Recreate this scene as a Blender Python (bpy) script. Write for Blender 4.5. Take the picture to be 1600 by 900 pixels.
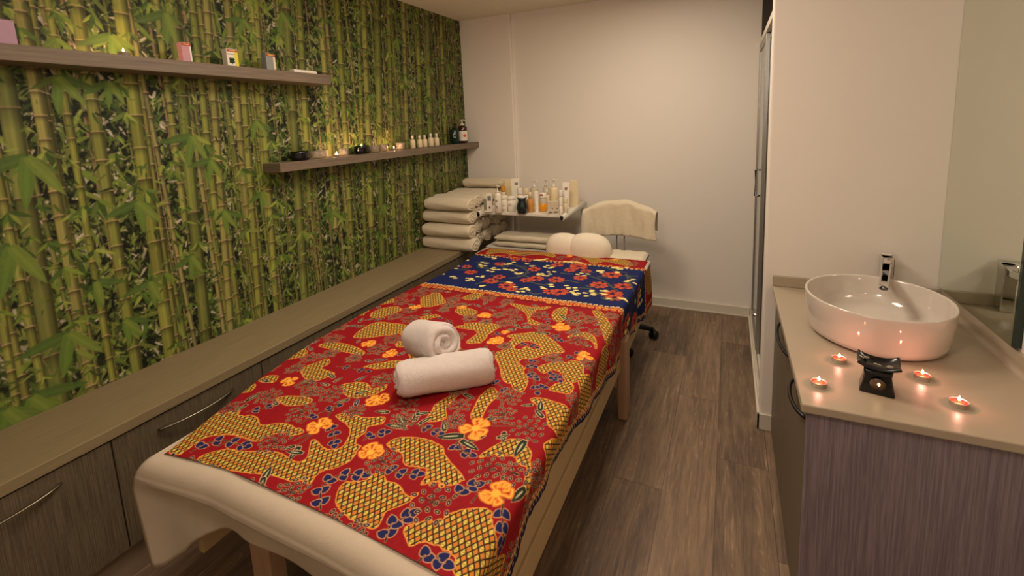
import bpy, bmesh, math, random
import numpy as np
from mathutils import Vector, Matrix
random.seed(7)
RNG = np.random.default_rng(11)
PI = math.pi
for o in list(bpy.data.objects): bpy.data.objects.remove(o)
scene = bpy.context.scene
COL = scene.collection

# ---------------------------------------------------------------- camera
CF, CPX, CPY = 721.76, 795.94, 301.55          # focal length and principal point of the cropped frame, 1600x900
PITCH, YAW, ROLL, EYE = .1468, -.4472, -.0459, 1.6
_cy, _sy = math.cos(YAW), math.sin(YAW)
_f = np.array([_sy*math.cos(PITCH), _cy*math.cos(PITCH), -math.sin(PITCH)])
_r = np.array([_cy, -_sy, 0.]); _u = np.cross(_r, _f)
_c, _s = math.cos(ROLL), math.sin(ROLL)
CAM = np.array([_c*_r + _s*_u, -_s*_r + _c*_u, _f])
cd = bpy.data.cameras.new('camera'); cam = bpy.data.objects.new('camera', cd); COL.objects.link(cam)
cd.sensor_width = 36; cd.lens = CF*36/1600
cd.shift_x = (800-CPX)/1600; cd.shift_y = -(450-CPY)/1600
cd.clip_start = .02
_m = Matrix.Identity(4)
for i in range(3):
    _m[i][0] = CAM[0][i]; _m[i][1] = CAM[1][i]; _m[i][2] = -CAM[2][i]
_m[2][3] = EYE
cam.matrix_world = _m
scene.camera = cam
def ray(u, v): return CAM.T @ np.array([(u-CPX)/CF, (CPY-v)/CF, 1.])
def hz(u, v, z): d = ray(u, v); return d*((z-EYE)/d[2]) + np.array([0, 0, EYE])
def hy(u, v, y): d = ray(u, v); return d*(y/d[1]) + np.array([0, 0, EYE])
def hx(u, v, x): d = ray(u, v); return d*(x/d[0]) + np.array([0, 0, EYE])

# ---------------------------------------------------------------- world, lamps, exposure
scene.view_settings.view_transform = 'Standard'; scene.view_settings.look = 'None'
scene.view_settings.gamma = 1; scene.view_settings.use_curve_mapping = False
scene.view_settings.exposure = -0.17
w = bpy.data.worlds.new('world'); scene.world = w; w.use_nodes = True
w.node_tree.nodes['Background'].inputs[0].default_value = (1, .86, .68, 1)
w.node_tree.nodes['Background'].inputs[1].default_value = .03
def area(name, loc, size, size_y, power, col=(1, .835, .665), rot=(0, 0, 0), spread=PI):
    l = bpy.data.lights.new(name, 'AREA'); l.shape = 'RECTANGLE'; l.size = size; l.size_y = size_y
    l.energy = power; l.color = col; l.spread = spread
    o = bpy.data.objects.new(name, l); o.location = loc; o.rotation_euler = rot; COL.objects.link(o); return o
area('ceiling_lamp_light', (-.95, 1.75, 2.54), .5, .5, 27)
area('ceiling_lamp_light', (-.45, 2.9, 2.54), .35, .35, 14)
def point(name, loc, power, col, r=.01):
    l = bpy.data.lights.new(name, 'POINT'); l.energy = power; l.color = col; l.shadow_soft_size = r
    o = bpy.data.objects.new(name, l); o.location = loc; COL.objects.link(o); return o

point('room_fill_light', (-.45, .25, 2.15), 31, (1, .82, .725), .16)  # unseen fill light, added to brighten the ceiling and walls

# ---------------------------------------------------------------- materials
def lin(c): return tuple((x/255/12.92) if x/255 <= .04045 else ((x/255+.055)/1.055)**2.4 for x in c)
def rgba(c): return (*lin(c), 1)
def mat(name, col=(200, 200, 200), rough=.6, metal=0, noise=0, nscale=30, bump=0, bscale=200, **kw):
    m = bpy.data.materials.new(name); m.use_nodes = True; nt = m.node_tree; b = nt.nodes['Principled BSDF']
    b.inputs['Base Color'].default_value = rgba(col); b.inputs['Roughness'].default_value = rough; b.inputs['Metallic'].default_value = metal
    for k, v in kw.items(): b.inputs[k.replace('_', ' ')].default_value = v
    tc = nt.nodes.new('ShaderNodeTexCoord')
    if noise:
        n = nt.nodes.new('ShaderNodeTexNoise'); n.inputs['Scale'].default_value = nscale; n.inputs['Detail'].default_value = 4
        nt.links.new(tc.outputs['Object'], n.inputs['Vector'])
        mx = nt.nodes.new('ShaderNodeMix'); mx.data_type = 'RGBA'
        mx.inputs[6].default_value = rgba([max(0, x*(1-noise)) for x in col]); mx.inputs[7].default_value = rgba([min(255, x*(1+noise*.5)) for x in col])
        nt.links.new(n.outputs['Fac'], mx.inputs[0]); nt.links.new(mx.outputs[2], b.inputs['Base Color'])
    if bump:
        n = nt.nodes.new('ShaderNodeTexNoise'); n.inputs['Scale'].default_value = bscale; n.inputs['Detail'].default_value = 3
        nt.links.new(tc.outputs['Object'], n.inputs['Vector'])
        bp = nt.nodes.new('ShaderNodeBump'); bp.inputs['Strength'].default_value = bump; bp.inputs['Distance'].default_value = .01
        nt.links.new(n.outputs['Fac'], bp.inputs['Height']); nt.links.new(bp.outputs['Normal'], b.inputs['Normal'])
    return m
def wood(name, lo, hi, stretch, rough=.5, bump=.15, vein=1.0, contrast=(.35, .7)):
    """fine grained board: noise stretched along one axis (stretch = scale per axis)"""
    m = bpy.data.materials.new(name); m.use_nodes = True; nt = m.node_tree; b = nt.nodes['Principled BSDF']
    tc = nt.nodes.new('ShaderNodeTexCoord'); mp = nt.nodes.new('ShaderNodeMapping'); mp.inputs['Scale'].default_value = stretch
    nt.links.new(tc.outputs['Object'], mp.inputs['Vector'])
    n = nt.nodes.new('ShaderNodeTexNoise'); n.inputs['Scale'].default_value = 1; n.inputs['Detail'].default_value = 6; n.inputs['Roughness'].default_value = .65
    nt.links.new(mp.outputs['Vector'], n.inputs['Vector'])
    cr = nt.nodes.new('ShaderNodeValToRGB'); cr.color_ramp.elements[0].position = contrast[0]; cr.color_ramp.elements[1].position = contrast[1]
    cr.color_ramp.elements[0].color = rgba(lo); cr.color_ramp.elements[1].color = rgba(hi)
    nt.links.new(n.outputs['Fac'], cr.inputs['Fac']); nt.links.new(cr.outputs['Color'], b.inputs['Base Color'])
    b.inputs['Roughness'].default_value = rough
    bp = nt.nodes.new('ShaderNodeBump'); bp.inputs['Strength'].default_value = bump; bp.inputs['Distance'].default_value = .003
    nt.links.new(n.outputs['Fac'], bp.inputs['Height']); nt.links.new(bp.outputs['Normal'], b.inputs['Normal'])
    return m
def floor_mat():
    m = bpy.data.materials.new('vinyl_planks'); m.use_nodes = True; nt = m.node_tree; b = nt.nodes['Principled BSDF']; L = nt.links.new
    def N(t, **k):
        n = nt.nodes.new(t)
        for a, v in k.items(): setattr(n, a, v)
        return n
    def M(op, a, bb=None, c=None):
        n = N('ShaderNodeMath', operation=op)
        for i, v in enumerate((a, bb, c)):
            if v is None: continue
            if isinstance(v, (int, float)): n.inputs[i].default_value = v
            else: L(v, n.inputs[i])
        return n.outputs[0]
    tc = N('ShaderNodeTexCoord'); sp = N('ShaderNodeSeparateXYZ'); L(tc.outputs['Object'], sp.inputs[0])
    W, LEN = .212, 1.25
    xs = M('DIVIDE', M('ADD', sp.outputs[0], .02+W*40), W); k = M('FLOOR', xs); fx = M('FRACT', xs)
    off = M('FRACT', M('MULTIPLY', k, .381966)); off0 = (38*.381966) % 1
    ys = M('ADD', M('DIVIDE', M('SUBTRACT', sp.outputs[1], 1.878), LEN), M('SUBTRACT', off, off0-20))
    ky = M('FLOOR', ys); fy = M('FRACT', ys)
    cb = N('ShaderNodeCombineXYZ'); L(k, cb.inputs[0]); L(ky, cb.inputs[1])
    wn = N('ShaderNodeTexWhiteNoise', noise_dimensions='2D'); L(cb.outputs[0], wn.inputs['Vector'])
    # plank-local coordinates so that the figure breaks at each joint
    c2 = N('ShaderNodeCombineXYZ'); L(M('ADD', sp.outputs[0], M('MULTIPLY', wn.outputs['Value'], 37.)), c2.inputs[0]); L(sp.outputs[1], c2.inputs[1]); L(M('MULTIPLY', wn.outputs['Value'], 11.), c2.inputs[2])
    def noise(sc, stretch, det=5, dist=0, rough=.6):
        mp = N('ShaderNodeMapping'); mp.inputs['Scale'].default_value = stretch; L(c2.outputs[0], mp.inputs['Vector'])
        n = N('ShaderNodeTexNoise'); n.inputs['Scale'].default_value = sc; n.inputs['Detail'].default_value = det; n.inputs['Distortion'].default_value = dist; n.inputs['Roughness'].default_value = rough
        L(mp.outputs[0], n.inputs['Vector']); return n.outputs['Fac']
    broad = noise(1, (9, 1.6, 1), 4, .6); fine = noise(1, (160, 9, 1), 6, 0, .7); mid = noise(1, (38, 2.2, 1), 5, 1.2)
    # cathedral figure: contour lines of a slow field
    fld = noise(1, (11, .9, 1), 2, .4); ring = M('FRACT', M('MULTIPLY', fld, 22.)); ring = M('ABSOLUTE', M('SUBTRACT', ring, .5))
    ringm = N('ShaderNodeMapRange'); ringm.inputs[1].default_value = 0; ringm.inputs[2].default_value = .16; ringm.inputs[3].default_value = 1; ringm.inputs[4].default_value = 0; L(ring, ringm.inputs[0])
    gate = N('ShaderNodeMapRange'); gate.inputs[1].default_value = .5; gate.inputs[2].default_value = .68; L(mid, gate.inputs[0])
    v = M('ADD', M('MULTIPLY', broad, .55), M('ADD', M('MULTIPLY', mid, .5), M('MULTIPLY', fine, .45)))
    v = M('ADD', v, M('ADD', .05, M('MULTIPLY', wn.outputs['Value'], .12)))
    cr = N('ShaderNodeValToRGB'); e = cr.color_ramp.elements
    e[0].position = .55; e[0].color = rgba((66, 54, 44)); e[1].position = 1.12; e[1].color = rgba((144, 118, 92))
    x = cr.color_ramp.elements.new(.72); x.color = rgba((96, 78, 64)); x = cr.color_ramp.elements.new(.88); x.color = rgba((124, 102, 80))
    L(M('MULTIPLY', v, .97), cr.inputs[0])
    mx = N('ShaderNodeMix', data_type='RGBA'); L(M('MULTIPLY', M('MULTIPLY', ringm.outputs[0], gate.outputs[0]), .5), mx.inputs[0]); L(cr.outputs[0], mx.inputs[6]); mx.inputs[7].default_value = rgba((186, 160, 128))
    # joints
    def edge(f, wd): return M('LESS_THAN', M('MINIMUM', f, M('SUBTRACT', 1, f)), wd)
    j = M('MAXIMUM', edge(fx, .007), edge(fy, .0012))
    mx2 = N('ShaderNodeMix', data_type='RGBA'); L(M('MULTIPLY', j, .6), mx2.inputs[0]); L(mx.outputs[2], mx2.inputs[6]); mx2.inputs[7].default_value = rgba((44, 36, 30))
    L(mx2.outputs[2], b.inputs['Base Color']); b.inputs['Roughness'].default_value = .55
    bp = N('ShaderNodeBump'); bp.inputs['Strength'].default_value = .2; bp.inputs['Distance'].default_value = .002; L(M('SUBTRACT', fine, j), bp.inputs['Height']); L(bp.outputs[0], b.inputs['Normal'])
    return m
def attr_mat(name, rough, bump=0, bscale=400):
    m = bpy.data.materials.new(name); m.use_nodes = True; nt = m.node_tree; b = nt.nodes['Principled BSDF']
    a = nt.nodes.new('ShaderNodeVertexColor'); a.layer_name = 'print'
    nt.links.new(a.outputs['Color'], b.inputs['Base Color']); b.inputs['Roughness'].default_value = rough; b.inputs['Specular IOR Level'].default_value = .2
    if bump:
        tc = nt.nodes.new('ShaderNodeTexCoord'); n = nt.nodes.new('ShaderNodeTexNoise'); n.inputs['Scale'].default_value = bscale
        nt.links.new(tc.outputs['Object'], n.inputs['Vector'])
        bp = nt.nodes.new('ShaderNodeBump'); bp.inputs['Strength'].default_value = bump; bp.inputs['Distance'].default_value = .003
        nt.links.new(n.outputs['Fac'], bp.inputs['Height']); nt.links.new(bp.outputs['Normal'], b.inputs['Normal'])
    return m
def glass(name, col=(255, 255, 255), rough=0, ior=1.45):
    return mat(name, col, rough, Transmission_Weight=1.0, IOR=ior)
def emis(name, col, strength):
    m = bpy.data.materials.new(name); m.use_nodes = True; nt = m.node_tree
    b = nt.nodes['Principled BSDF']; b.inputs['Base Color'].default_value = rgba(col)
    b.inputs['Emission Color'].default_value = rgba(col); b.inputs['Emission Strength'].default_value = strength; return m

M_ = dict(
    wall=mat('white_wall_paint', (234, 226, 214), .8, bump=.04, bscale=300),
    ceil=mat('ceiling_paint', (236, 228, 210), .9, noise=.02, nscale=3),
    trim=mat('white_trim', (214, 206, 188), .45, noise=.02),
    bench_top=wood('grey_oak_top', (130, 114, 84), (146, 130, 98), (90, 4, 90), .5, .05, contrast=(.3, .75)),
    bench_front=wood('grey_oak_front', (80, 70, 54), (124, 110, 86), (130, 330, 6), .5, .25, contrast=(.38, .72)),
    shelf=wood('grey_oak_shelf', (104, 90, 74), (130, 114, 94), (60, 4, 90), .5, .08),
    plinth=mat('plinth_board', (134, 116, 94), .5, noise=.05),
    steel=mat('brushed_steel', (150, 142, 122), .32, 1.0),
    chrome=mat('chrome', (225, 225, 225), .06, 1.0),
    chrome_dark=mat('tinted_chrome', (120, 120, 125), .08, 1.0),
    alu=mat('satin_aluminium', (170, 168, 160), .35, .9),
    counter=mat('counter_laminate', (170, 156, 134), .36, noise=.02, nscale=8),
    vanity=wood('mauve_oak_board', (112, 100, 106), (150, 136, 142), (200, 200, 5), .5, .25, contrast=(.38, .72)),
    vanity_door=mat('vanity_door_board', (104, 92, 74), .45, noise=.04),
    ceramic=mat('white_ceramic', (206, 196, 184), .08, Coat_Weight=.6, Coat_Roughness=.03),
    mirror=mat('mirror_silver', (225, 232, 222), .01, 1.0),
    mirror_edge=mat('mirror_glass_edge', (20, 44, 38), .1),
    black_gloss=mat('black_glazed_ceramic', (5, 5, 6), .2),
    black=mat('black_plastic', (14, 14, 14), .4),
    terry=mat('white_terry', (222, 210, 202), .95, noise=.04, nscale=60, bump=.55, bscale=420, Sheen_Weight=.3),
    terry_cream=mat('cream_terry', (226, 212, 182), .95, noise=.06, nscale=50, bump=.5, bscale=380, Sheen_Weight=.2),
    sheet=mat('white_sheet', (196, 181, 158), .85, noise=.02, nscale=20, bump=.12, bscale=500),
    pine=wood('pale_beech', (186, 160, 116), (200, 174, 130), (30, 3, 30), .5, .03, contrast=(.2, .8)), leg_wood=wood('beech_leg', (172, 138, 108), (186, 152, 122), (30, 30, 3), .5, .03),
    rest_cover=mat('cream_towelling_cover', (236, 224, 200), .9, noise=.03, nscale=50, bump=.4, bscale=400),
    pad=mat('cream_vinyl', (220, 208, 182), .5),
    white_metal=mat('white_powder_coat', (226, 220, 204), .35, noise=.01),
    plastic_white=mat('white_plastic', (236, 228, 208), .35, noise=.01),
    plastic_cream=mat('cream_plastic', (228, 210, 170), .35),
    frosted=mat('frosted_plastic', (232, 222, 196), .25, Transmission_Weight=.45, IOR=1.3),
    glass=mat('candle_glass', (255, 240, 215), .22, Transmission_Weight=.8, IOR=1.25),
    wax=mat('pink_wax', (250, 70, 50), .4, Subsurface_Weight=.5, Subsurface_Scale=.01),
    wax_white=mat('white_wax', (250, 220, 180), .4, Subsurface_Weight=.5),
    foil=mat('tealight_foil', (215, 205, 195), .3, .85),
    flame=emis('flame', (255, 205, 130), 40),
    wick=mat('wick', (40, 30, 24), .8),
    amber=mat('amber_glass', (70, 30, 12), .12, Transmission_Weight=.25),
    green_bottle=mat('dark_green_plastic', (16, 46, 36), .2),
    navy=mat('navy_ink', (36, 44, 92), .5), red=mat('red_ink', (176, 30, 28), .5), grey=mat('grey_ink', (112, 110, 106), .5),
    orange=mat('orange_gel', (226, 146, 20), .3), tan=mat('amber_liquid_plastic', (196, 140, 70), .3),
    label=mat('paper_label', (232, 224, 208), .6), label_red=mat('label_red_dot', (196, 78, 50), .6),
    teal=mat('dark_teal_glaze', (12, 34, 36), .12, Coat_Weight=.5),
    mauve=mat('mauve_card', (178, 142, 160), .35, noise=.03), pink=mat('pink_card', (204, 150, 160), .6, noise=.2, nscale=120),
    yellow=mat('yellow_card', (224, 210, 60), .55), bluegrey=mat('grey_blue_card', (140, 144, 140), .6, noise=.12, nscale=90),
    clover=mat('clover_green', (26, 74, 30), .6), black_rubber=mat('black_rubber', (18, 18, 18), .7),
    pebble=mat('grey_pebble', (150, 140, 120), .5, noise=.2, nscale=200), twig=mat('pale_twig', (190, 180, 150), .6),
    disc=mat('burner_inner_disc', (92, 72, 54), .4), dark=mat('recess_shade_colour', (70, 62, 52), .8), dull=mat('grey_tube_plastic', (136, 138, 116), .4),
)

# ---------------------------------------------------------------- mesh helpers
class MB:
    def __init__(s): s.v = []; s.f = []; s.sm = []; s.mi = []
    def add(s, vs, fs, smooth=False, mi=0, T=None):
        n = len(s.v)
        if T is not None: vs = [tuple(T @ Vector(v)) for v in vs]
        s.v += [tuple(v) for v in vs]; s.f += [tuple(i+n for i in f) for f in fs]; s.sm += [smooth]*len(fs); s.mi += [mi]*len(fs)
        return s
    def box(s, x0, x1, y0, y1, z0, z1, T=None, mi=0):
        vs = [(x, y, z) for x in (x0, x1) for y in (y0, y1) for z in (z0, z1)]
        return s.add(vs, [(0, 1, 3, 2), (4, 6, 7, 5), (0, 4, 5, 1), (2, 3, 7, 6), (0, 2, 6, 4), (1, 5, 7, 3)], False, mi, T)
    def lathe(s, prof, seg=24, c=(0, 0, 0), sx=1, sy=1, T=None, mi=0, smooth=True):
        vs = []; fs = []
        n = len(prof)
        for k in range(seg):
            a = 2*PI*k/seg
            for r, z in prof: vs.append((c[0]+r*sx*math.cos(a), c[1]+r*sy*math.sin(a), c[2]+z))
        for k in range(seg):
            k2 = (k+1) % seg
            for i in range(n-1): fs.append((k*n+i, k2*n+i, k2*n+i+1, k*n+i+1))
        fs.append(tuple(k*n for k in range(seg))[::-1]); fs.append(tuple(k*n+n-1 for k in range(seg)))
        return s.add(vs, fs, smooth, mi, T)
    def tube(s, pts, r, seg=10, flat=1.0, T=None, mi=0, up=(0, 0, 1)):
        pts = [Vector(p) for p in pts]; vs = []; fs = []; n = len(pts)
        rr = r if isinstance(r, (list, tuple)) else [r]*n
        for i, p in enumerate(pts):
            d = (pts[min(i+1, n-1)] - pts[max(i-1, 0)]).normalized()
            a = d.cross(Vector(up));  a = a if a.length > 1e-4 else d.cross(Vector((1, 0, 0)))
            a.normalize(); b = a.cross(d).normalized()
            for k in range(seg):
                t = 2*PI*k/seg; vs.append(p + a*math.cos(t)*rr[i] + b*math.sin(t)*rr[i]*flat)
        for i in range(n-1):
            for k in range(seg):
                k2 = (k+1) % seg; fs.append((i*seg+k, i*seg+k2, (i+1)*seg+k2, (i+1)*seg+k))
        fs.append(tuple(range(seg))[::-1]); fs.append(tuple((n-1)*seg+k for k in range(seg)))
        return s.add(vs, fs, True, mi, T)
    def prism(s, poly, z0, z1, T=None, mi=0, smooth=False):
        n = len(poly); vs = [(x, y, z0) for x, y in poly] + [(x, y, z1) for x, y in poly]
        fs = [tuple(range(n))[::-1], tuple(range(n, 2*n))] + [(i, (i+1) % n, n+(i+1) % n, n+i) for i in range(n)]
        return s.add(vs, fs, smooth, mi, T)
    def grid(s, P, smooth=True, mi=0, closed_u=False, T=None):
        P = np.asarray(P); a, b = P.shape[:2]; vs = P.reshape(-1, 3).tolist(); fs = []
        for i in range(a if closed_u else a-1):
            i2 = (i+1) % a
            for j in range(b-1): fs.append((i*b+j, i2*b+j, i2*b+j+1, i*b+j+1))
        return s.add(vs, fs, smooth, mi, T)
    def build(s, name, m, parent=None, bevel=0, subsurf=0, solid=0, seg=2, auto=False):
        me = bpy.data.meshes.new(name); me.from_pydata(s.v, [], s.f); me.update()
        me.polygons.foreach_set('use_smooth', s.sm)
        for x in (m if isinstance(m, (list, tuple)) else [m]): me.materials.append(x)
        me.polygons.foreach_set('material_index', s.mi)
        bm = bmesh.new(); bm.from_mesh(me); bmesh.ops.recalc_face_normals(bm, faces=bm.faces); bm.to_mesh(me); bm.free()
        o = bpy.data.objects.new(name, me); COL.objects.link(o)
        if parent: o.parent = parent
        if solid: q = o.modifiers.new('thick', 'SOLIDIFY'); q.thickness = solid; q.offset = -1
        if bevel:
            q = o.modifiers.new('bev', 'BEVEL'); q.width = bevel; q.segments = seg; q.limit_method = 'ANGLE'; q.angle_limit = .6
        if subsurf: q = o.modifiers.new('sub', 'SUBSURF'); q.levels = q.render_levels = subsurf
        return o
def tag(o, label, cat, group=None, kind=None):
    o['label'] = label; o['category'] = cat
    if group: o['group'] = group
    if kind: o['kind'] = kind
    return o
def thing(name, label, cat, loc=(0, 0, 0), rz=0, group=None):
    o = bpy.data.objects.new(name, None); o.empty_display_size = .05; COL.objects.link(o); o.location = loc; o.rotation_euler = (0, 0, rz)
    return tag(o, label, cat, group)
def struct(o): o['kind'] = 'structure'; return o
def dup(root, loc, rz=None, label=None, scale=None):
    r = root.copy(); COL.objects.link(r); r.location = loc
    if rz is not None: r.rotation_euler = (0, 0, rz)
    if scale: r.scale = scale if isinstance(scale, (tuple, list)) else (scale,)*3
    if label: r['label'] = label
    for ch in list(root.children):
        c = ch.copy(); COL.objects.link(c); c.parent = r
        for g in list(ch.children):
            d = g.copy(); COL.objects.link(d); d.parent = c
    return r
def RZ(a): return Matrix.Rotation(a, 4, 'Z')
def TR(x, y, z): return Matrix.Translation((x, y, z))

# ---------------------------------------------------------------- painting helpers (prints: wallpaper and batik)
class Canvas:
    """float canvas in linear-free sRGB 0..1 over [u0,u1]x[v0,v1] metres"""
    def __init__(s, u0, u1, v0, v1, res, col):
        s.u0, s.v0, s.res = u0, v0, res; s.w = int((u1-u0)/res)+1; s.h = int((v1-v0)/res)+1
        s.a = np.empty((s.h, s.w, 3), np.float32); s.a[:] = np.array(col, np.float32)/255
    def win(s, ulo, uhi, vlo, vhi):
        i0 = max(0, int((ulo-s.u0)/s.res)); i1 = min(s.w, int((uhi-s.u0)/s.res)+2); j0 = max(0, int((vlo-s.v0)/s.res)); j1 = min(s.h, int((vhi-s.v0)/s.res)+2)
        if i1 <= i0 or j1 <= j0: return None
        U = (s.u0+np.arange(i0, i1)*s.res)[None, :]; V = (s.v0+np.arange(j0, j1)*s.res)[:, None]
        return slice(j0, j1), slice(i0, i1), U, V
    def put(s, W, al, col):
        c = np.asarray(col, np.float32)/255
        if c.ndim == 1: c = c[None, None, :]
        al = al[..., None].astype(np.float32); s.a[W[0], W[1]] = s.a[W[0], W[1]]*(1-al)+c*al
    def ell(s, u, v, a, b, ang, col, alpha=1, tip=0):
        m = max(a, b)+s.res; W = s.win(u-m, u+m, v-m, v+m)
        if W is None: return
        du = W[2]-u; dv = W[3]-v; ca, sa = math.cos(ang), math.sin(ang); x = du*ca+dv*sa; y = -du*sa+dv*ca
        if tip: bb = b*np.clip(1-(np.clip(x/a, -1, 1)+.25)**2/1.5625, .0, 1)*1.05; d = np.where(np.abs(x) < a, bb-np.abs(y), -1)
        else: d = (1-np.sqrt((x/a)**2+(y/b)**2))*min(a, b)
        s.put(W, np.clip(d/s.res+.5, 0, 1)*alpha, col)
    def dist(s, pts, pad):
        pts = np.asarray(pts, float); W = s.win(pts[:, 0].min()-pad, pts[:, 0].max()+pad, pts[:, 1].min()-pad, pts[:, 1].max()+pad)
        if W is None: return None, None
        D = np.full((W[3].shape[0], W[2].shape[1]), 9., np.float32)
        for (x0, y0), (x1, y1) in zip(pts[:-1], pts[1:]):
            dx, dy = x1-x0, y1-y0; l = dx*dx+dy*dy+1e-12; t = np.clip(((W[2]-x0)*dx+(W[3]-y0)*dy)/l, 0, 1)
            D = np.minimum(D, np.hypot(W[2]-x0-t*dx, W[3]-y0-t*dy))
        return W, D
    def stroke(s, pts, wd, col, alpha=1):
        W, D = s.dist(pts, wd+s.res)
        if W is None: return
        s.put(W, np.clip((wd/2-D)/s.res+.5, 0, 1)*alpha, col)
    def poly_mask(s, pts):
        pts = np.asarray(pts, float); W = s.win(pts[:, 0].min()-.004, pts[:, 0].max()+.004, pts[:, 1].min()-.004, pts[:, 1].max()+.004)
        if W is None: return None, None
        ins = np.zeros((W[3].shape[0], W[2].shape[1]), bool); n = len(pts)
        for i in range(n):
            x0, y0 = pts[i]; x1, y1 = pts[(i+1) % n]
            if y0 == y1: continue
            c = ((W[3] > y0) != (W[3] > y1)) & (W[2] < (x1-x0)*(W[3]-y0)/(y1-y0)+x0); ins ^= c
        return W, ins
    def sample(s, U, V):
        x = np.clip((U-s.u0)/s.res, 0, s.w-1.001); y = np.clip((V-s.v0)/s.res, 0, s.h-1.001); i = x.astype(int); j = y.astype(int); fx = (x-i)[..., None]; fy = (y-j)[..., None]; A = s.a
        return (A[j, i]*(1-fx)+A[j, i+1]*fx)*(1-fy)+(A[j+1, i]*(1-fx)+A[j+1, i+1]*fx)*fy
def smooth_closed(pts, k=6, wob=0):
    P = np.asarray(pts, float); n = len(P); out = []
    for i in range(n):
        p0, p1, p2, p3 = P[i-1], P[i], P[(i+1) % n], P[(i+2) % n]
        for t in np.arange(k)/k:
            out.append(.5*((2*p1)+(-p0+p2)*t+(2*p0-5*p1+4*p2-p3)*t*t+(-p0+3*p1-3*p2+p3)*t**3))
    out = np.array(out)
    if wob: out += RNG.normal(0, wob, out.shape)
    return out
def smooth_open(pts, k=8):
    P = np.asarray(pts, float)
    if len(P) < 3: return np.array([P[0]+(P[1]-P[0])*t for t in np.linspace(0, 1, k+1)])
    P = np.vstack([2*P[0]-P[1], P, 2*P[-1]-P[-2]]); out = []
    for i in range(1, len(P)-2):
        p0, p1, p2, p3 = P[i-1:i+3]
        for t in np.arange(k)/k: out.append(.5*((2*p1)+(-p0+p2)*t+(2*p0-5*p1+4*p2-p3)*t*t+(-p0+3*p1-3*p2+p3)*t**3))
    out.append(P[-2]); return np.array(out)
def vnoise(h, w, cell, seed):
    r = np.random.default_rng(seed); gh, gw = int(h/cell)+3, int(w/cell)+3; g = r.random((gh, gw)); y = np.arange(h)/cell; x = np.arange(w)/cell
    j = y.astype(int); i = x.astype(int); fy = y-j; fx = x-i; fy = (fy*fy*(3-2*fy))[:, None]; fx = (fx*fx*(3-2*fx))[None, :]
    a = g[j][:, i]; b = g[j][:, i+1]; c = g[j+1][:, i]; d = g[j+1][:, i+1]
    return ((a*(1-fx)+b*fx)*(1-fy)+(c*(1-fx)+d*fx)*fy).astype(np.float32)
def fast_grid(name, P, colr, m, parent=None):
    """P (a,b,3) points, colr (a,b,3) sRGB -> one mesh with a colour attribute 'print'"""
    a, b = P.shape[:2]; me = bpy.data.meshes.new(name)
    me.vertices.add(a*b); me.vertices.foreach_set('co', P.astype(np.float32).ravel())
    I = np.arange(a*b, dtype=np.int32).reshape(a, b); q = np.stack([I[:-1, :-1], I[1:, :-1], I[1:, 1:], I[:-1, 1:]], -1).reshape(-1, 4)
    me.loops.add(q.size); me.loops.foreach_set('vertex_index', q.ravel()); me.polygons.add(len(q))
    me.polygons.foreach_set('loop_start', np.arange(0, q.size, 4, dtype=np.int32)); me.polygons.foreach_set('use_smooth', np.ones(len(q), bool))
    me.update(calc_edges=True)
    c = colr.reshape(-1, 3); c = np.where(c <= .04045, c/12.92, ((np.clip(c, 0, 1)+.055)/1.055)**2.4)
    at = me.color_attributes.new('print', 'FLOAT_COLOR', 'POINT'); at.data.foreach_set('color', np.hstack([c, np.ones((len(c), 1))]).astype(np.float32).ravel())
    me.materials.append(m); o = bpy.data.objects.new(name, me); COL.objects.link(o)
    if parent: o.parent = parent
    return o
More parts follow.
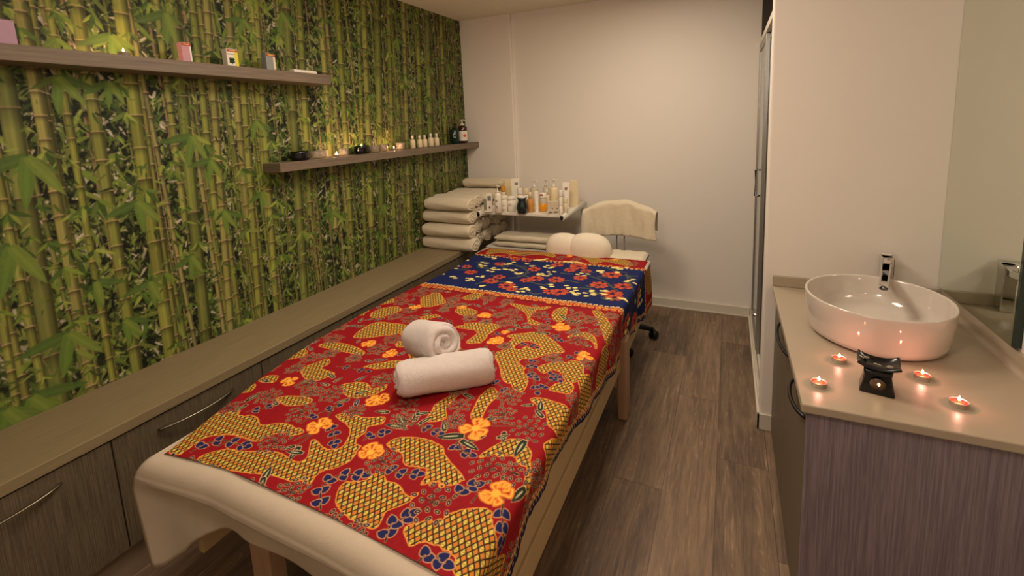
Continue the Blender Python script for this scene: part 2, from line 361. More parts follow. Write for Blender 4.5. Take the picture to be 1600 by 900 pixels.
# ================================================================ the room
XL, YB, ZC, XR, YV, XC = -2.319, 3.953, 2.58, .84, 2.485, .195
YF = -1.3
def paint_bamboo():
    C = Canvas(YF, YB+.01, .55, ZC+.01, .002, (60, 70, 34)); h, w = C.h, C.w
    R = np.random.default_rng(5)
    n1 = vnoise(h, w, 9, 1); n2 = vnoise(h, w, 30, 2); n3 = vnoise(h, w, 120, 3); n4 = vnoise(h, w, 4, 4)
    A = C.a; base = n1*.5+n4*.3+n2*.2
    for thr, col in ((.0, (24, 32, 20)), (.44, (60, 78, 34)), (.57, (112, 132, 54)), (.67, (190, 190, 166))):
        k = np.clip((base-thr)/.05, 0, 1)[..., None]; A[:] = A*(1-k)+np.array(col, np.float32)/255*k
    k = (np.clip((n3-.55)/.2, 0, 1)*.45)[..., None]; A[:] = A*(1-k)+np.array((70, 84, 36), np.float32)/255*k
    def dabs(n, amin, amax, cols, alpha, asp=.2):
        for _ in range(n):
            a = R.uniform(amin, amax); u = R.uniform(-.2, YB) if R.random() < .9 else R.uniform(YF, YB)
            an = R.normal(-.9 if R.random() < .5 else -2.2, .5); c = np.array(cols[R.integers(len(cols))])*R.uniform(.85, 1.15)
            C.ell(u, R.uniform(.58, ZC), a, a*asp, an, np.clip(c, 0, 255), alpha, tip=1)
    G1 = [(36, 54, 24), (66, 96, 32), (106, 138, 44), (142, 166, 60), (18, 28, 16), (28, 40, 22), (206, 204, 180)]
    G2 = [(86, 128, 36), (124, 164, 44), (60, 100, 30), (150, 180, 60), (104, 140, 50)]
    dabs(12000, .010, .028, G1, .85, .2)
    def culm(u0, v0, u1, v1, wd, col, seed, gap=None, dark=1, ring=(216, 180, 136), curve=.0):
        r = np.random.default_rng(seed); gap = gap or wd*3.6
        m = max(wd, .05); W = C.win(min(u0, u1)-m, max(u0, u1)+m, min(v0, v1), max(v0, v1))
        if W is None: return
        t = (W[3]-v0)/(v1-v0); xc = u0+(u1-u0)*t+curve*np.sin(t*PI)
        ks = []; z = v0-r.uniform(0, gap)
        while z < v1+gap: ks.append(z); z += gap*r.uniform(.85, 1.15)
        ks = np.array(ks); vv = W[3][:, 0]; i = np.clip(np.searchsorted(ks, vv)-1, 0, len(ks)-2); ph = ((vv-ks[i])/(ks[i+1]-ks[i]))[:, None]
        half = wd/2*(1+.10*np.clip(1-ph/.07, 0, 1)+.05*np.clip((ph-.95)/.05, 0, 1)); x = (W[2]-xc)/half
        al = np.clip((1-np.abs(x))*half/C.res+.5, 0, 1)
        tone = .55+.5*np.clip(1-(x+.25)**2, 0, 1)                                  # roundness printed in the photo-mural
        tone = tone*(1-.28*np.clip((ph-.75)/.25, 0, 1)*dark)*(1+.05*np.sin(x*9+r.uniform(0, 6)))
        seg = np.array([r.uniform(.9, 1.1) for _ in ks])[i][:, None]
        hue = np.array([r.uniform(0, 1) for _ in ks])[i][:, None, None]
        c = (np.array(col)*(1-hue*.25)+np.array((170, 168, 84))*hue*.25)
        img = c*(tone*seg)[..., None]
        # rings: bright scar with a brown line under it
        rr = np.clip(1-np.abs((vv[:, None]-ks[i][:, None])-.0035+.003*x*x)/.0035, 0, 1)+np.clip(1-np.abs((vv[:, None]-ks[i+1][:, None])-.0035+.003*x*x)/.0035, 0, 1)
        img = img*(1-rr[..., None]*.85)+np.array(ring)*rr[..., None]*.85
        br = np.clip(1-np.abs((vv[:, None]-ks[i+1][:, None])+.006)/.004, 0, 1)*.5; img = img*(1-br[..., None])+np.array((92, 66, 40))*br[..., None]
        C.put(W, al, np.clip(img, 0, 255))
    # far thin stems
    for k in range(150):
        u = R.uniform(YF, YB); ln = R.normal(0, .03); wd = R.uniform(.007, .015)
        culm(u, .55, u+ln, ZC+.02, wd, [(138, 132, 66), (120, 132, 56), (150, 128, 86), (104, 122, 48)][R.integers(4)], 100+k, gap=R.uniform(.05, .09), ring=(200, 170, 130))
        if k % 3 == 0: dabs(120, .012, .034, G1, .8, .2)
    dabs(1500, .02, .05, G2, .75, .17)
    for k in range(70):
        u = R.uniform(YF, YB); ln = R.normal(0, .04); wd = R.uniform(.015, .026)
        culm(u, .55, u+ln, ZC+.02, wd, [(140, 150, 58), (124, 144, 50), (150, 150, 80), (116, 134, 50)][R.integers(4)], 400+k, gap=R.uniform(.075, .12))
        if k % 5 == 0: dabs(60, .03, .06, G2, .8, .17)
    # main stems as read off the photograph: (x0,y0)-(x1,y1) in the frame, width in pixels there
    mains = [((6, 320), (74, 636), 17), ((32, 0), (90, 293), 24), ((86, 300), (144, 604), 20), ((85, 57), (176, 588), 13), ((120, 0), (165, 297), 20), ((168, 300), (214, 576), 20),
             ((188, 0), (228, 297), 22), ((230, 300), (266, 548), 22), ((252, 60), (283, 297), 11), ((300, 0), (333, 297), 12), ((355, 0), (383, 297), 12), ((393, 0), (418, 297), 14),
             ((420, 300), (432, 480), 10), ((468, 0), (483, 297), 10), ((500, 0), (523, 330), 9), ((535, 130), (547, 330), 9), ((573, 130), (580, 330), 9), ((300, 300), (318, 520), 13), ((345, 300), (360, 500), 12),
             ((392, 300), (404, 470), 11), ((-30, 300), (30, 655), 16), ((609, 80), (618, 400), 7), ((632, 60), (641, 390), 7), ((654, 80), (662, 380), 7), ((690, 50), (700, 300), 6), ((560, 20), (572, 420), 6)]
    thick = [((14, 165), (95, 625), 34), ((272, 20), (322, 520), 19), ((447, 0), (476, 460), 13), ((590, 30), (598, 400), 10), ((668, 30), (676, 330), 9)]
    def setm(L, cols, gapf, sd, ring=(216, 182, 136)):
        for k, (a, b, wpx) in enumerate(L):
            p = hx(*a, XL); q = hx(*b, XL); mid = ((a[0]+b[0])/2, (a[1]+b[1])/2); e0 = hx(mid[0]-wpx/2, mid[1], XL)[1]; e1 = hx(mid[0]+wpx/2, mid[1], XL)[1]
            wd = abs(e1-e0); sl = (p[1]-q[1])/(p[2]-q[2]); u0 = q[1]+sl*(.55-q[2]); u1 = q[1]+sl*(ZC+.02-q[2]); lo, hi = .55, ZC+.02
            if b[1]-a[1] < 340 and p[2] > 1.2 and q[2] > 1.0: lo = q[2]-.15
            u0 = q[1]+sl*(lo-q[2])
            culm(u0, lo, u1, hi, wd, cols[k % len(cols)], sd+k, gap=max(wd*gapf, .10), ring=ring)
    setm(mains, [(150, 166, 60), (136, 156, 52), (158, 164, 72), (142, 160, 50)], 2.6, 700)
    setm(thick, [(128, 148, 58), (120, 142, 50)], 5.2, 900, (170, 140, 120))
    for k in range(16):                                                            # behind the camera the mural goes on
        u = R.uniform(YF, .45); culm(u, .55, u+R.normal(0, .03), ZC+.02, R.uniform(.03, .06), (140, 156, 56), 950+k, gap=.17)
    for (u_, v_) in R.uniform((YF, .6), (YB, ZC), (300, 2)): C.stroke([(u_, v_), (u_+R.normal(0, .02), v_+R.uniform(.03, .09))], .0028, (172, 150, 96), .8)
    # leaf sprays
    def leaf(u, v, L_, an, col, al=.92):
        cu, cv = u+math.cos(an)*L_/2, v+math.sin(an)*L_/2
        C.ell(cu, cv, L_/2, L_*.118, an, col, al, tip=1)
        C.ell(cu, cv-L_*.02, L_/2*.96, L_*.035, an, [x*1.14 for x in col], al*.5, tip=1)
    def spray(u, v, s, n=5):
        for a in np.linspace(-2.5, -.65, n)+R.normal(0, .16, n): leaf(u, v, s*R.uniform(.7, 1.1), a, np.array(G2[R.integers(len(G2))])*R.uniform(.9, 1.1))
    for k in range(560): spray(R.uniform(YF, YB), R.uniform(.6, ZC), R.uniform(.03, .085), R.integers(3, 6))
    dabs(2600, .010, .026, G2+G1[:3], .85, .19)
    for (x, y, s) in [(42, 245, .20), (18, 385, .2), (108, 520, .18), (175, 55, .15), (170, 128, .12), (215, 315, .15), (300, 212, .16), (150, 440, .12), (400, 190, .12), (50, 620, .18), (250, 590, .13), (120, 690, .15),
                      (330, 250, .13), (465, 240, .12), (260, 20, .16), (380, 30, .12), (440, 20, .14), (640, 250, .12), (620, 60, .12), (560, 250, .1), (520, 330, .14), (600, 320, .1), (350, 330, .13), (410, 300, .12), (700, 100, .12), (235, 440, .13), (10, 640, .2), (300, 400, .12), (195, 500, .12), (90, 120, .15)]:
        p = hx(x, y, XL); s *= .78; spray(p[1], p[2], s*.8, 2)
        leaf(p[1], p[2], s*1.2, (-2.8 if R.random() < .5 else -.35)+R.normal(0, .1), (84, 126, 44)); leaf(p[1], p[2], s*1.25, -1.75+R.normal(0, .15), (104, 150, 46)); leaf(p[1], p[2], s*1.15, -1.15+R.normal(0, .15), (124, 162, 52))
    g = A.mean(2, keepdims=True); A[:] = (A*.75+g*.25)*np.array((.92, .87, .84), np.float32)
    return C
CB = paint_bamboo()
us = np.concatenate([np.arange(YF, .45, .012), np.geomspace(.45+2.0, YB+2.0, 1050)-2.0]); us[-1] = YB
us[-1] = YB
vs_ = np.concatenate([[0., .3, .56], np.arange(.58, ZC, .0026), [ZC]])
U, V = np.meshgrid(us, vs_); P = np.stack([np.full_like(U, XL), U, V], -1)
M_['mural'] = attr_mat('bamboo_mural_print', .55)
wl = struct(fast_grid('wall_left', P, CB.sample(U, np.clip(V, .56, None)), M_['mural']))
del CB
struct(MB().box(XL-.1, 2.0, YF-.1, YB+.5, -.05, 0).build('floor', floor_mat()))
struct(MB().box(XL-.1, 2.0, YF-.1, YB+.5, ZC, ZC+.08).build('ceiling', M_['ceil']))
# back wall: flat wall and the slightly proud rounded pier beside the mural
struct(MB().box(-1.84, XC, YB, YB+.1, 0, ZC).build('wall_back', M_['wall']))
pier = [(XL, YB-.035)]+[(-1.812+.012*math.sin(t), YB-.023-.012*math.cos(t)+0) for t in np.linspace(0, PI/2, 6)]+[(-1.80, YB+.1), (XL, YB+.1)]
struct(MB().prism(pier, 0, ZC).build('wall_pier', M_['wall']))
struct(MB().box(XL-.1, 2.0, YF-.1, YF, 0, ZC).build('wall_front', M_['wall']))
struct(MB().box(XR, XR+.1, YF, YV+.1, 0, ZC).build('wall_right', M_['wall']))
struct(MB().box(XC-.025, XR+.1, YV, YV+.10, 0, ZC).build('wall_washbasin', M_['wall'], bevel=.008))
# cupboard recess behind the sliding door
rb = MB().box(XC+.62, XC+.66, YV+.1, YB+.06, 0, ZC); rb.box(XC, XC+.62, YB, YB+.06, 0, ZC); struct(rb.build('wall_recess', M_['dark']))  # dark wall colour stands in for the shade inside the recess
struct(MB().box(XC-.012, XC+.055, YV+.1, YB-.001, 2.075, 2.115).build('trim_1', M_['trim'], bevel=.004))      # head rail of the sliding door
d1 = bpy.data.objects.new('door_1', None); COL.objects.link(d1); d1.location = (XC+.02, 3.2, 0); struct(d1)
def sp(y0, y1, x0, frame='alu'):
    MB().box(x0, x0+.008, y0+.03, y1-.03, .07, 2.04).build('panel', M_['mirror_grey'], d1)
    f = MB(); f.box(x0-.008, x0+.016, y0, y0+.03, .03, 2.07); f.box(x0-.008, x0+.016, y1-.03, y1, .03, 2.07); f.box(x0-.008, x0+.016, y0+.03, y1-.03, .03, .07); f.box(x0-.008, x0+.016, y0+.03, y1-.03, 2.04, 2.07)
    return f.build('door_frame', M_[frame], d1, bevel=.002)
M_['mirror_grey'] = mat('smoked_door_glass', (150, 158, 160), .12, .75)
d1.location = (0, 0, 0)
sp(YV+.12, 3.30, XC+.022); sp(3.26, YB-.01, XC-.002)
h = MB(); h.tube([(XC-.012, 3.30, 1.08), (XC-.04, 3.30, 1.08), (XC-.04, 3.30, 1.245), (XC-.012, 3.30, 1.245)], .006); h.build('door_handle', M_['chrome_dark'], d1)
MB().tube([(XC-.03, 3.285, .285), (XC-.0, 3.285, .285)], .013, 12).build('lock_knob', M_['chrome'], d1)
tr = MB(); tr.box(XC-.018, XC+.06, YV+.1, YB-.002, 0, .028); tr.box(XC-.03, XC-.018, YV+.1, YB-.002, 0, .012); tr.box(XC-.012, XC-.006, YV+.1, YB-.002, .028, .05)
struct(tr.build('trim_2', M_['trim'], bevel=.002))                                                             # floor track
struct(MB().box(XL, XC-.02, YB-.014, YB, 0, .078).build('baseboard_back', M_['trim'], bevel=.003))
struct(MB().box(XL, XC-.02, YB-.020, YB-.014, 0, .012).build('trim_3', M_['trim'], bevel=.002))
bb = MB(); bb.box(XC-.037, XC-.025, YV-.012, YV+.1, 0, .085); bb.box(XC-.037, XC+.04, YV-.012, YV, 0, .085); struct(bb.build('baseboard_washbasin', M_['trim'], bevel=.002))
# ---------------------------------------------------------------- bench of low cabinets under the mural
XF = -1.945
bw = MB().box(XL+.002, XF+.01, -.45, YB-.04, .57, .61); tag(bw.build('bench_worktop', M_['bench_top'], bevel=.003), 'long grey wood-grain bench top running under the bamboo mural', 'bench top')
pl = MB().box(XL+.01, -1.975, -.45, YB-.04, 0, .125); tag(pl.build('bench_plinth', M_['plinth'], bevel=.002), 'pinkish brown plinth board on the floor under the low drawers', 'plinth')
PITCHC = .5835
def cabinet(y0, y1, label):
    t = thing('low_cabinet', label, 'cabinet', (XL+.19, (y0+y1)/2, 0), 0, 'low cabinets under the bamboo mural')
    hw = (y1-y0)/2; yc = 0; X0 = XL+.01-(XL+.19); X1 = XF-.018-(XL+.19)
    MB().box(X0, X1, -hw+.001, hw-.001, .128, .568).build('body', M_['bench_front'], t)
    fr = MB().box(X1+.001, X1+.019, -hw+.0022, hw-.0022, .135, .562).build('drawer', M_['bench_front'], t, bevel=.0015)
    L_ = min(.29, hw*1.3)/2; ps = [(X1+.019, -L_, .512)]+[(X1+.019+.030*(1-(y/L_)**2)**.7+.004, y, .514-.002*math.cos(y/L_*1.5)) for y in np.linspace(-L_*.97, L_*.97, 11)]+[(X1+.019, L_, .512)]
    MB().tube(ps, .0065, 8, flat=.55).build('handle', M_['steel'], fr)
    return t
labels = ['low drawer cabinet out of view by the near end of the bench', 'low drawer cabinet cut off by the lower corner, only its bow handle end showing', 'low drawer cabinet nearest the hanging sheet corner at the bed foot', 'low drawer cabinet beside the foot half of the batik cloth',
          'low drawer cabinet level with the two towel rolls on the bed', 'low drawer cabinet beside the blue band of the batik cloth', 'low drawer cabinet under the front end of the piled towel rolls', 'short low cabinet under the rear of the piled towel rolls']
y = .72-2*PITCHC; k = 0
labels = ['low drawer cabinet cut by the lower picture corner, tip of its handle in view'] + labels[2:]
ys = [.72-PITCHC, .72, .72+PITCHC, .72+2*PITCHC, .72+3*PITCHC, .72+4*PITCHC, YB-.04]
cabinet(-.44, .72-PITCHC, 'low drawer cabinet beyond the lower picture edge, at the near bench end')
for a, b, l in zip(ys[:-1], ys[1:], labels): cabinet(a, b, l)
# ---------------------------------------------------------------- wall shelves
tag(MB().box(XL+.001, -2.18, -.2, 2.13, 1.888, 1.943).build('wall_shelf', M_['shelf'], bevel=.002), 'upper floating grey wood shelf holding small cartons', 'shelf')
tag(MB().box(XL+.001, -2.18, 1.712, YB-.037, 1.40, 1.45).build('wall_shelf', M_['shelf'], bevel=.002), 'lower floating grey wood shelf ending at the pump bottles', 'shelf')
# ================================================================ massage table and its cloths
ZT = .66; XE = -.46
t = thing('massage_table', 'pale wooden massage table on square legs under the batik cloth', 'massage table', (-1.05, 1.85, 0))
bx_, by_ = -1.05, 1.85
def loc(x0, x1, y0, y1, z0, z1): return (x0-bx_, x1-bx_, y0-by_, y1-by_, z0, z1)
YH, YFT = 3.03, .68
padm = MB()
xl = lambda y: -1.50-.13*min(1, max(0, (y-.68)/.7))
n = 24; poly = [(XE-.012-bx_, YFT+.01-by_), (XE-.012-bx_, YH-by_)]+[(xl(y)-bx_, y-by_) for y in np.linspace(YH, YFT+.01, n)]
padm.prism(poly, .575, ZT-.012); padm.build('mattress', M_['pad'], t, bevel=.02, seg=3)
r1 = MB(); r1.box(*loc(-.516, -.496, .72, YH-.03, .396, .572)); r1.box(*loc(-.513, -.493, .72, YH-.03, .288, .381)); r1.build('side_rail', M_['pine'], t, bevel=.003)
r1 = MB(); r1.box(*loc(-1.50, -1.475, .72, YH-.03, .30, .572)); r1.build('side_rail', M_['pine'], t, bevel=.003)
MB().box(*loc(-1.475, -.513, .86, .885, .30, .45)).build('end_rail', M_['pine'], t, bevel=.003)
MB().box(*loc(-1.475, -.513, 2.4, 2.425, .30, .45)).build('end_rail', M_['pine'], t, bevel=.003)
MB().box(*loc(-1.475, -.513, .72, YH-.03, .555, .574)).build('table_deck', M_['pine'], t)
for (x0, x1, y0, y1) in ((-.512, -.462, 2.285, 2.375), (-1.545, -1.50, 2.285, 2.375), (-1.375, -1.285, .80, .86), (-.60, -.52, .80, .86)):
    lg = MB(); lg.box(*loc(x0, x1, y0, y1, .005, .455)); 
    if y0 > 2 and x0 > -1: lg.box(*loc(x0-.045, x0, y0+.004, y1-.004, .18, .45))
    lg.build('leg', M_['leg_wood'], t, bevel=.006)
# horseshoe head rest at the far end, in a white cover
hr = MB()
for cx_, rx_, rz_, yy in ((-1.070, .145, .118, 3.125), (-.885, .160, .132, 3.11)):
    P = []
    for a in np.linspace(0, 2*PI, 41)[:-1]:
        row = []
        for b in np.linspace(-.55, PI/2, 16):
            ca, sa = math.cos(a), math.sin(a); cb_ = max(math.cos(b), 0)**.8
            row.append((cx_-bx_+rx_*cb_*math.copysign(abs(ca)**.85, ca)*(1+.015*math.sin(5*a)), yy-by_+.085*cb_*math.copysign(abs(sa)**.85, sa), .682+rz_*math.copysign(abs(math.sin(b))**.85, math.sin(b))))
        P.append(row)
    hr.grid(np.array(P), closed_u=True)
hr.build('head_rest', M_['rest_cover'], t)

# ---- batik print
S0, S1, V0, V1 = -1.92, -.14, .60, 3.10
def paint_batik():
    C = Canvas(S0, S1, V0, V1, .00125, (144, 14, 24)); h, w = C.h, C.w; A = C.a
    R = np.random.default_rng(21)
    n = vnoise(h, w, 3, 31)[..., None]; A *= (.93+.14*n)
    def cm(x, y):                          # photo pixel -> cloth coordinate
        p = hz(x, y, ZT)
        if p[0] > XE: q = hx(x, y, XE); return (XE+(ZT-q[2])*.95, q[1])
        return (p[0], p[1])
    z6 = lambda L: [cm(200+x/2.143, 480+y/2.143) for x, y in L]
    z3 = lambda L: [cm(640+x/3.75, 360+y/3.75) for x, y in L]
    # lattice ground colour field
    U = (C.u0+np.arange(w)*C.res)[None, :]; V = (C.v0+np.arange(h)*C.res)[:, None]
    p, q = .0175, .0235
    a = U/p+V/q; b = U/p-V/q; ia = np.floor(a); ib = np.floor(b); fa = a-ia; fb = b-ib
    e = np.minimum(np.minimum(fa, 1-fa), np.minimum(fb, 1-fb))
    even = ((ia+ib) % 2 == 0)
    col = np.where(even[..., None], np.array((224, 198, 92)), np.array((208, 128, 46))).astype(np.float32)
    mid = (np.abs(fa-fb) < .10) & even; col = np.where(mid[..., None], np.array((176, 150, 60)), col)
    tt = (((ia-ib) % 4) == 0)[..., None]; col = np.where(tt & ~even[..., None], np.array((208, 128, 50)), col)
    k = np.clip((.15-e)/.06, 0, 1)[..., None]; col = col*(1-k)+np.array((44, 30, 22))*k
    LAT = col/255; LM = np.zeros((h, w), bool); OCC = np.zeros((h, w), bool)
    def patch(pts, k=5):
        S = smooth_closed(pts, k, .0009); W, ins = C.poly_mask(S)
        if W is None: return
        LM[W[0], W[1]] |= ins
    P6 = [[(140, 484), (200, 415), (270, 372), (350, 348), (430, 374), (445, 400), (520, 396), (582, 418), (570, 432), (500, 436), (430, 452), (380, 436), (300, 432), (240, 452), (200, 492)],
          [(235, 512), (330, 478), (400, 487), (500, 492), (560, 522), (600, 508), (618, 447), (648, 470), (680, 482), (725, 466), (745, 410), (698, 368), (745, 362), (790, 377), (855, 374), (850, 395), (800, 408), (790, 445), (750, 512), (700, 540), (640, 560), (600, 602), (560, 590), (480, 566), (415, 560), (330, 545)],
          [(585, 205), (640, 182), (672, 176), (670, 192), (645, 207), (690, 226), (660, 240), (620, 252), (588, 232)], [(500, 306), (560, 300), (612, 312), (602, 327), (540, 332), (512, 320)],
          [(714, 268), (760, 255), (795, 257), (820, 276), (865, 262), (850, 282), (800, 300), (740, 300)], [(760, 212), (820, 192), (905, 180), (908, 200), (830, 207), (780, 220)],
          [(640, 130), (700, 120), (782, 146), (780, 160), (720, 150)], [(757, 100), (800, 66), (850, 54), (955, 66), (930, 84), (860, 95), (800, 104)], [(375, 288), (400, 266), (425, 264), (412, 284)], [(438, 250), (470, 234), (502, 236), (482, 256)],
          [(868, 462), (930, 438), (1005, 450), (1050, 472), (1062, 505), (1108, 560), (1122, 590), (1080, 602), (1030, 590), (985, 602), (1000, 570), (980, 542), (930, 530), (918, 492)],
          [(700, 652), (720, 602), (790, 580), (845, 560), (865, 590), (900, 600), (940, 642), (985, 622), (1020, 600), (1060, 610), (980, 640), (900, 672), (860, 692), (830, 740), (770, 720), (720, 690)],
          [(932, 742), (1000, 722), (1100, 690), (1178, 678), (1222, 700), (1238, 800), (1250, 960), (1150, 960), (1085, 870), (1062, 820), (1000, 790), (945, 800)],
          [(1180, 500), (1278, 446), (1342, 478), (1345, 540), (1332, 640), (1312, 560), (1292, 502), (1215, 506)], [(1150, 372), (1168, 322), (1190, 290), (1220, 270), (1242, 288), (1202, 330), (1182, 372)],
          [(1000, 385), (1018, 352), (1030, 330), (1062, 308), (1102, 298), (1062, 340), (1062, 378)], [(1240, 172), (1300, 102), (1380, 90), (1452, 140), (1430, 150), (1372, 170), (1330, 198), (1342, 230), (1322, 282), (1290, 270), (1270, 200)],
          [(1380, 202), (1460, 180), (1500, 188), (1505, 228), (1440, 226)], [(1398, 265), (1430, 250), (1482, 254), (1480, 290), (1412, 276)], [(1350, 312), (1402, 310), (1475, 380), (1445, 442), (1412, 402), (1400, 352)],
          [(1100, 66), (1232, 60), (1212, 90), (1180, 122), (1168, 110), (1180, 80), (1140, 76)], [(1395, 470), (1440, 440), (1470, 500), (1450, 600), (1405, 620)]]
    P3 = [[(590, 432), (640, 438), (730, 456), (825, 450), (745, 482), (702, 520), (765, 552), (705, 556), (688, 500), (640, 462)], [(850, 472), (900, 455), (922, 462), (902, 530), (860, 536), (838, 510)], [(72, 402), (160, 370), (202, 412), (202, 432), (130, 450), (80, 448)],
          [(270, 470), (322, 455), (392, 480), (372, 502), (302, 500)], [(68, 516), (150, 500), (182, 522), (100, 532)], [(325, 550), (515, 560), (472, 602), (402, 662), (335, 662), (400, 602)], [(578, 622), (680, 610), (802, 650), (905, 712), (832, 712), (740, 690), (700, 652), (602, 636)],
          [(508, 722), (600, 700), (742, 710), (740, 742), (680, 772), (640, 792), (692, 872), (640, 892), (560, 890), (530, 802)], [(928, 632), (1020, 604), (1082, 632), (1092, 700), (1062, 652)], [(758, 802), (900, 770), (1002, 780), (1012, 862), (960, 892), (900, 890), (860, 850), (790, 842)],
          [(1075, 480), (1110, 472), (1150, 520), (1175, 640), (1150, 640), (1110, 540)], [(-60, 600), (0, 580), (60, 590), (-10, 620)], [(1130, 700), (1160, 680), (1120, 900), (1090, 900)], [(310, 400), (380, 372), (430, 380), (380, 412)]]
    for q in P6: patch(z6(q))
    for q in P3: patch(z3(q))
    # where the photograph shows nothing (beyond the frame, left drape): the same kind of patch
    for _ in range(16):
        u, v = (R.uniform(-1.9, -1.75), R.uniform(.7, 2.1)) if R.random() < .6 else (R.uniform(-.42, -.2), R.uniform(.7, 2.1)); th = np.linspace(0, 2*PI, 9)[:-1]
        patch([(u+.05*R.uniform(.5, 1.3)*math.cos(x), v+.08*R.uniform(.5, 1.3)*math.sin(x)) for x in th])
    CR, NV, GR, OR = (226, 196, 140), (30, 34, 84), (40, 52, 40), (236, 150, 46)
    OUT = (206, 150, 96)
    def leafp(u, v, L_, wd, an, fill, vein=True, out=CR):
        cu, cv = u+math.cos(an)*L_/2, v+math.sin(an)*L_/2
        C.ell(cu, cv, L_/2+.0022, wd/2+.002, an, out, 1, tip=1); C.ell(cu, cv, L_/2, wd/2, an, (24, 20, 22), 1, tip=1); C.ell(cu, cv, L_/2-.003, wd/2-.0022, an, fill, 1, tip=1)
        if vein: C.ell(cu, cv, L_*.3, wd*.11, an, (206, 196, 150), 1, tip=1)
    def heart(u, v, s, an):
        for d in (-1, 1):
            C.ell(u+math.cos(an)*s*.3-d*math.sin(an)*s*.22, v+math.sin(an)*s*.3+d*math.cos(an)*s*.22, s*.36, s*.30, an, OUT)
        C.ell(u+math.cos(an)*s*.58, v+math.sin(an)*s*.58, s*.52, s*.46, an, OUT, 1, tip=1)
        for d in (-1, 1): C.ell(u+math.cos(an)*s*.3-d*math.sin(an)*s*.2, v+math.sin(an)*s*.3+d*math.cos(an)*s*.2, s*.27, s*.22, an, NV)
        C.ell(u+math.cos(an)*s*.55, v+math.sin(an)*s*.55, s*.43, s*.36, an, NV, 1, tip=1)
    def halo(pts, wd):
        W, D = C.dist(pts, wd)
        if W is not None: LM[W[0], W[1]] &= ~(D < wd/2*(1+.10*np.sin(W[2]*210)*np.cos(W[3]*190))); OCC[W[0], W[1]] |= D < wd/2
    def stem(pts, wd=.006): C.stroke(pts, wd, OUT); C.stroke(pts, wd*.62, (34, 30, 28))
    def vine(pts, s=.026, n=4, hl=.075):
        S = smooth_open(pts, 8); L_ = np.r_[0, np.cumsum(np.hypot(*np.diff(S, axis=0).T))]
        if hl: halo(S, hl)
        return S, L_, s, n
    def vine2(S, L_, s, n):
        stem(S)
        for k, f in enumerate((np.arange(n)+.5)/n):
            l = f*L_[-1]; i = min(len(S)-2, int(np.searchsorted(L_, l))); d = S[min(i+1, len(S)-1)]-S[max(i-1, 0)]; an = math.atan2(d[1], d[0])
            for sd in (-1, 1): heart(S[i][0], S[i][1], s, an+sd*1.05)
        d = S[-1]-S[-2]; heart(S[-1][0], S[-1][1], s, math.atan2(d[1], d[0]))
    def flower(u, v, s):
        arms = []
        for k in range(8):
            a = k*PI/4+R.uniform(-.18, .18); r_ = s*R.uniform(.62, .92); h_ = 1 if R.random() < .5 else -1; q_ = a+h_*.55
            arms.append((smooth_open([(u, v), (u+math.cos(a)*r_*.6, v+math.sin(a)*r_*.6), (u+math.cos(a)*r_, v+math.sin(a)*r_), (u+math.cos(q_)*r_*1.12, v+math.sin(q_)*r_*1.12), (u+math.cos(q_)*r_*.72, v+math.sin(q_)*r_*.72)], 4), a))
        for S, a in arms: C.stroke(S, s*.30, (214, 108, 36))
        for S, a in arms: C.stroke(S, s*.19, OR); C.stroke(S, s*.05, (248, 196, 96))
        C.ell(u, v, s*.25, s*.25, 0, (244, 186, 70)); 
        for k in range(7): a = R.uniform(0, 6.3); C.ell(u+math.cos(a)*s*.35, v+math.sin(a)*s*.35, s*.05, s*.05, 0, (206, 70, 36))
    def seeds(u, v, s, n=18):
        for k in range(n):
            r_ = s*math.sqrt((k+.6)/n); a = k*2.4; x, y = u+math.cos(a)*r_, v+math.sin(a)*r_*1.1; an = a+.5
            an = R.uniform(0, 3.1); C.ell(x, y, .0098, .0066, an, OUT); C.ell(x, y, .0078, .0047, an, (28, 22, 26)); C.ell(x, y, .0040, .0014, an, (206, 190, 170))
        for k in range(6): a = k*1.05; C.stroke([(u, v), (u+math.cos(a)*s*.55, v+math.sin(a)*s*.55)], .0022, (60, 50, 40))
    V6 = [([(212, 490), (260, 462), (320, 450), (392, 466)], .026, 4), ([(400, 355), (440, 345), (485, 330)], .022, 2), ([(672, 395), (690, 425), (692, 462)], .022, 3), ([(790, 450), (820, 432), (860, 424)], .022, 2),
          ([(645, 682), (650, 610), (700, 572), (785, 568)], .026, 5), ([(860, 535), (910, 560), (970, 565)], .023, 3), ([(862, 790), (880, 735), (945, 700)], .027, 3), ([(970, 860), (1010, 835), (1060, 860)], .027, 2),
          ([(1105, 450), (1100, 480), (1145, 495)], .024, 2), ([(985, 400), (1010, 415), (1042, 425)], .022, 2), ([(1330, 185), (1352, 210), (1362, 260), (1370, 285)], .022, 3), ([(1370, 285), (1400, 260), (1432, 235)], .022, 2),
          ([(1095, 640), (1130, 610), (1165, 600)], .026, 2), ([(1252, 670), (1256, 720), (1250, 790)], .026, 3), ([(220, 660), (210, 640)], .02, 1), ([(560, 450), (600, 430), (640, 410)], .0, 0), ([(580, 395), (650, 355), (700, 335)], .022, 2), ([(1210, 240), (1245, 262), (1270, 290)], .02, 2), ([(700, 200), (740, 205), (800, 215)], .02, 2)]
    V3 = [([(700, 800), (720, 770), (760, 770), (700, 830), (740, 870)], .022, 3), ([(800, 860), (850, 840), (880, 880)], .02, 2), ([(640, 690), (680, 670), (740, 690)], .02, 2), ([(840, 610), (860, 640), (880, 650)], .022, 2), ([(480, 620), (540, 600), (600, 590)], .02, 2), ([(910, 760), (950, 740), (1000, 720)], .02, 2), ([(130, 530), (200, 520), (240, 545)], .018, 2), ([(760, 480), (800, 500), (810, 540)], .02, 2), ([(430, 470), (480, 450), (540, 455)], .018, 2)]
    Vs = [vine(z6(a), s, n, .054 if s else .02) for a, s, n in V6]+[vine(z3(a), s, n, .044) for a, s, n in V3]
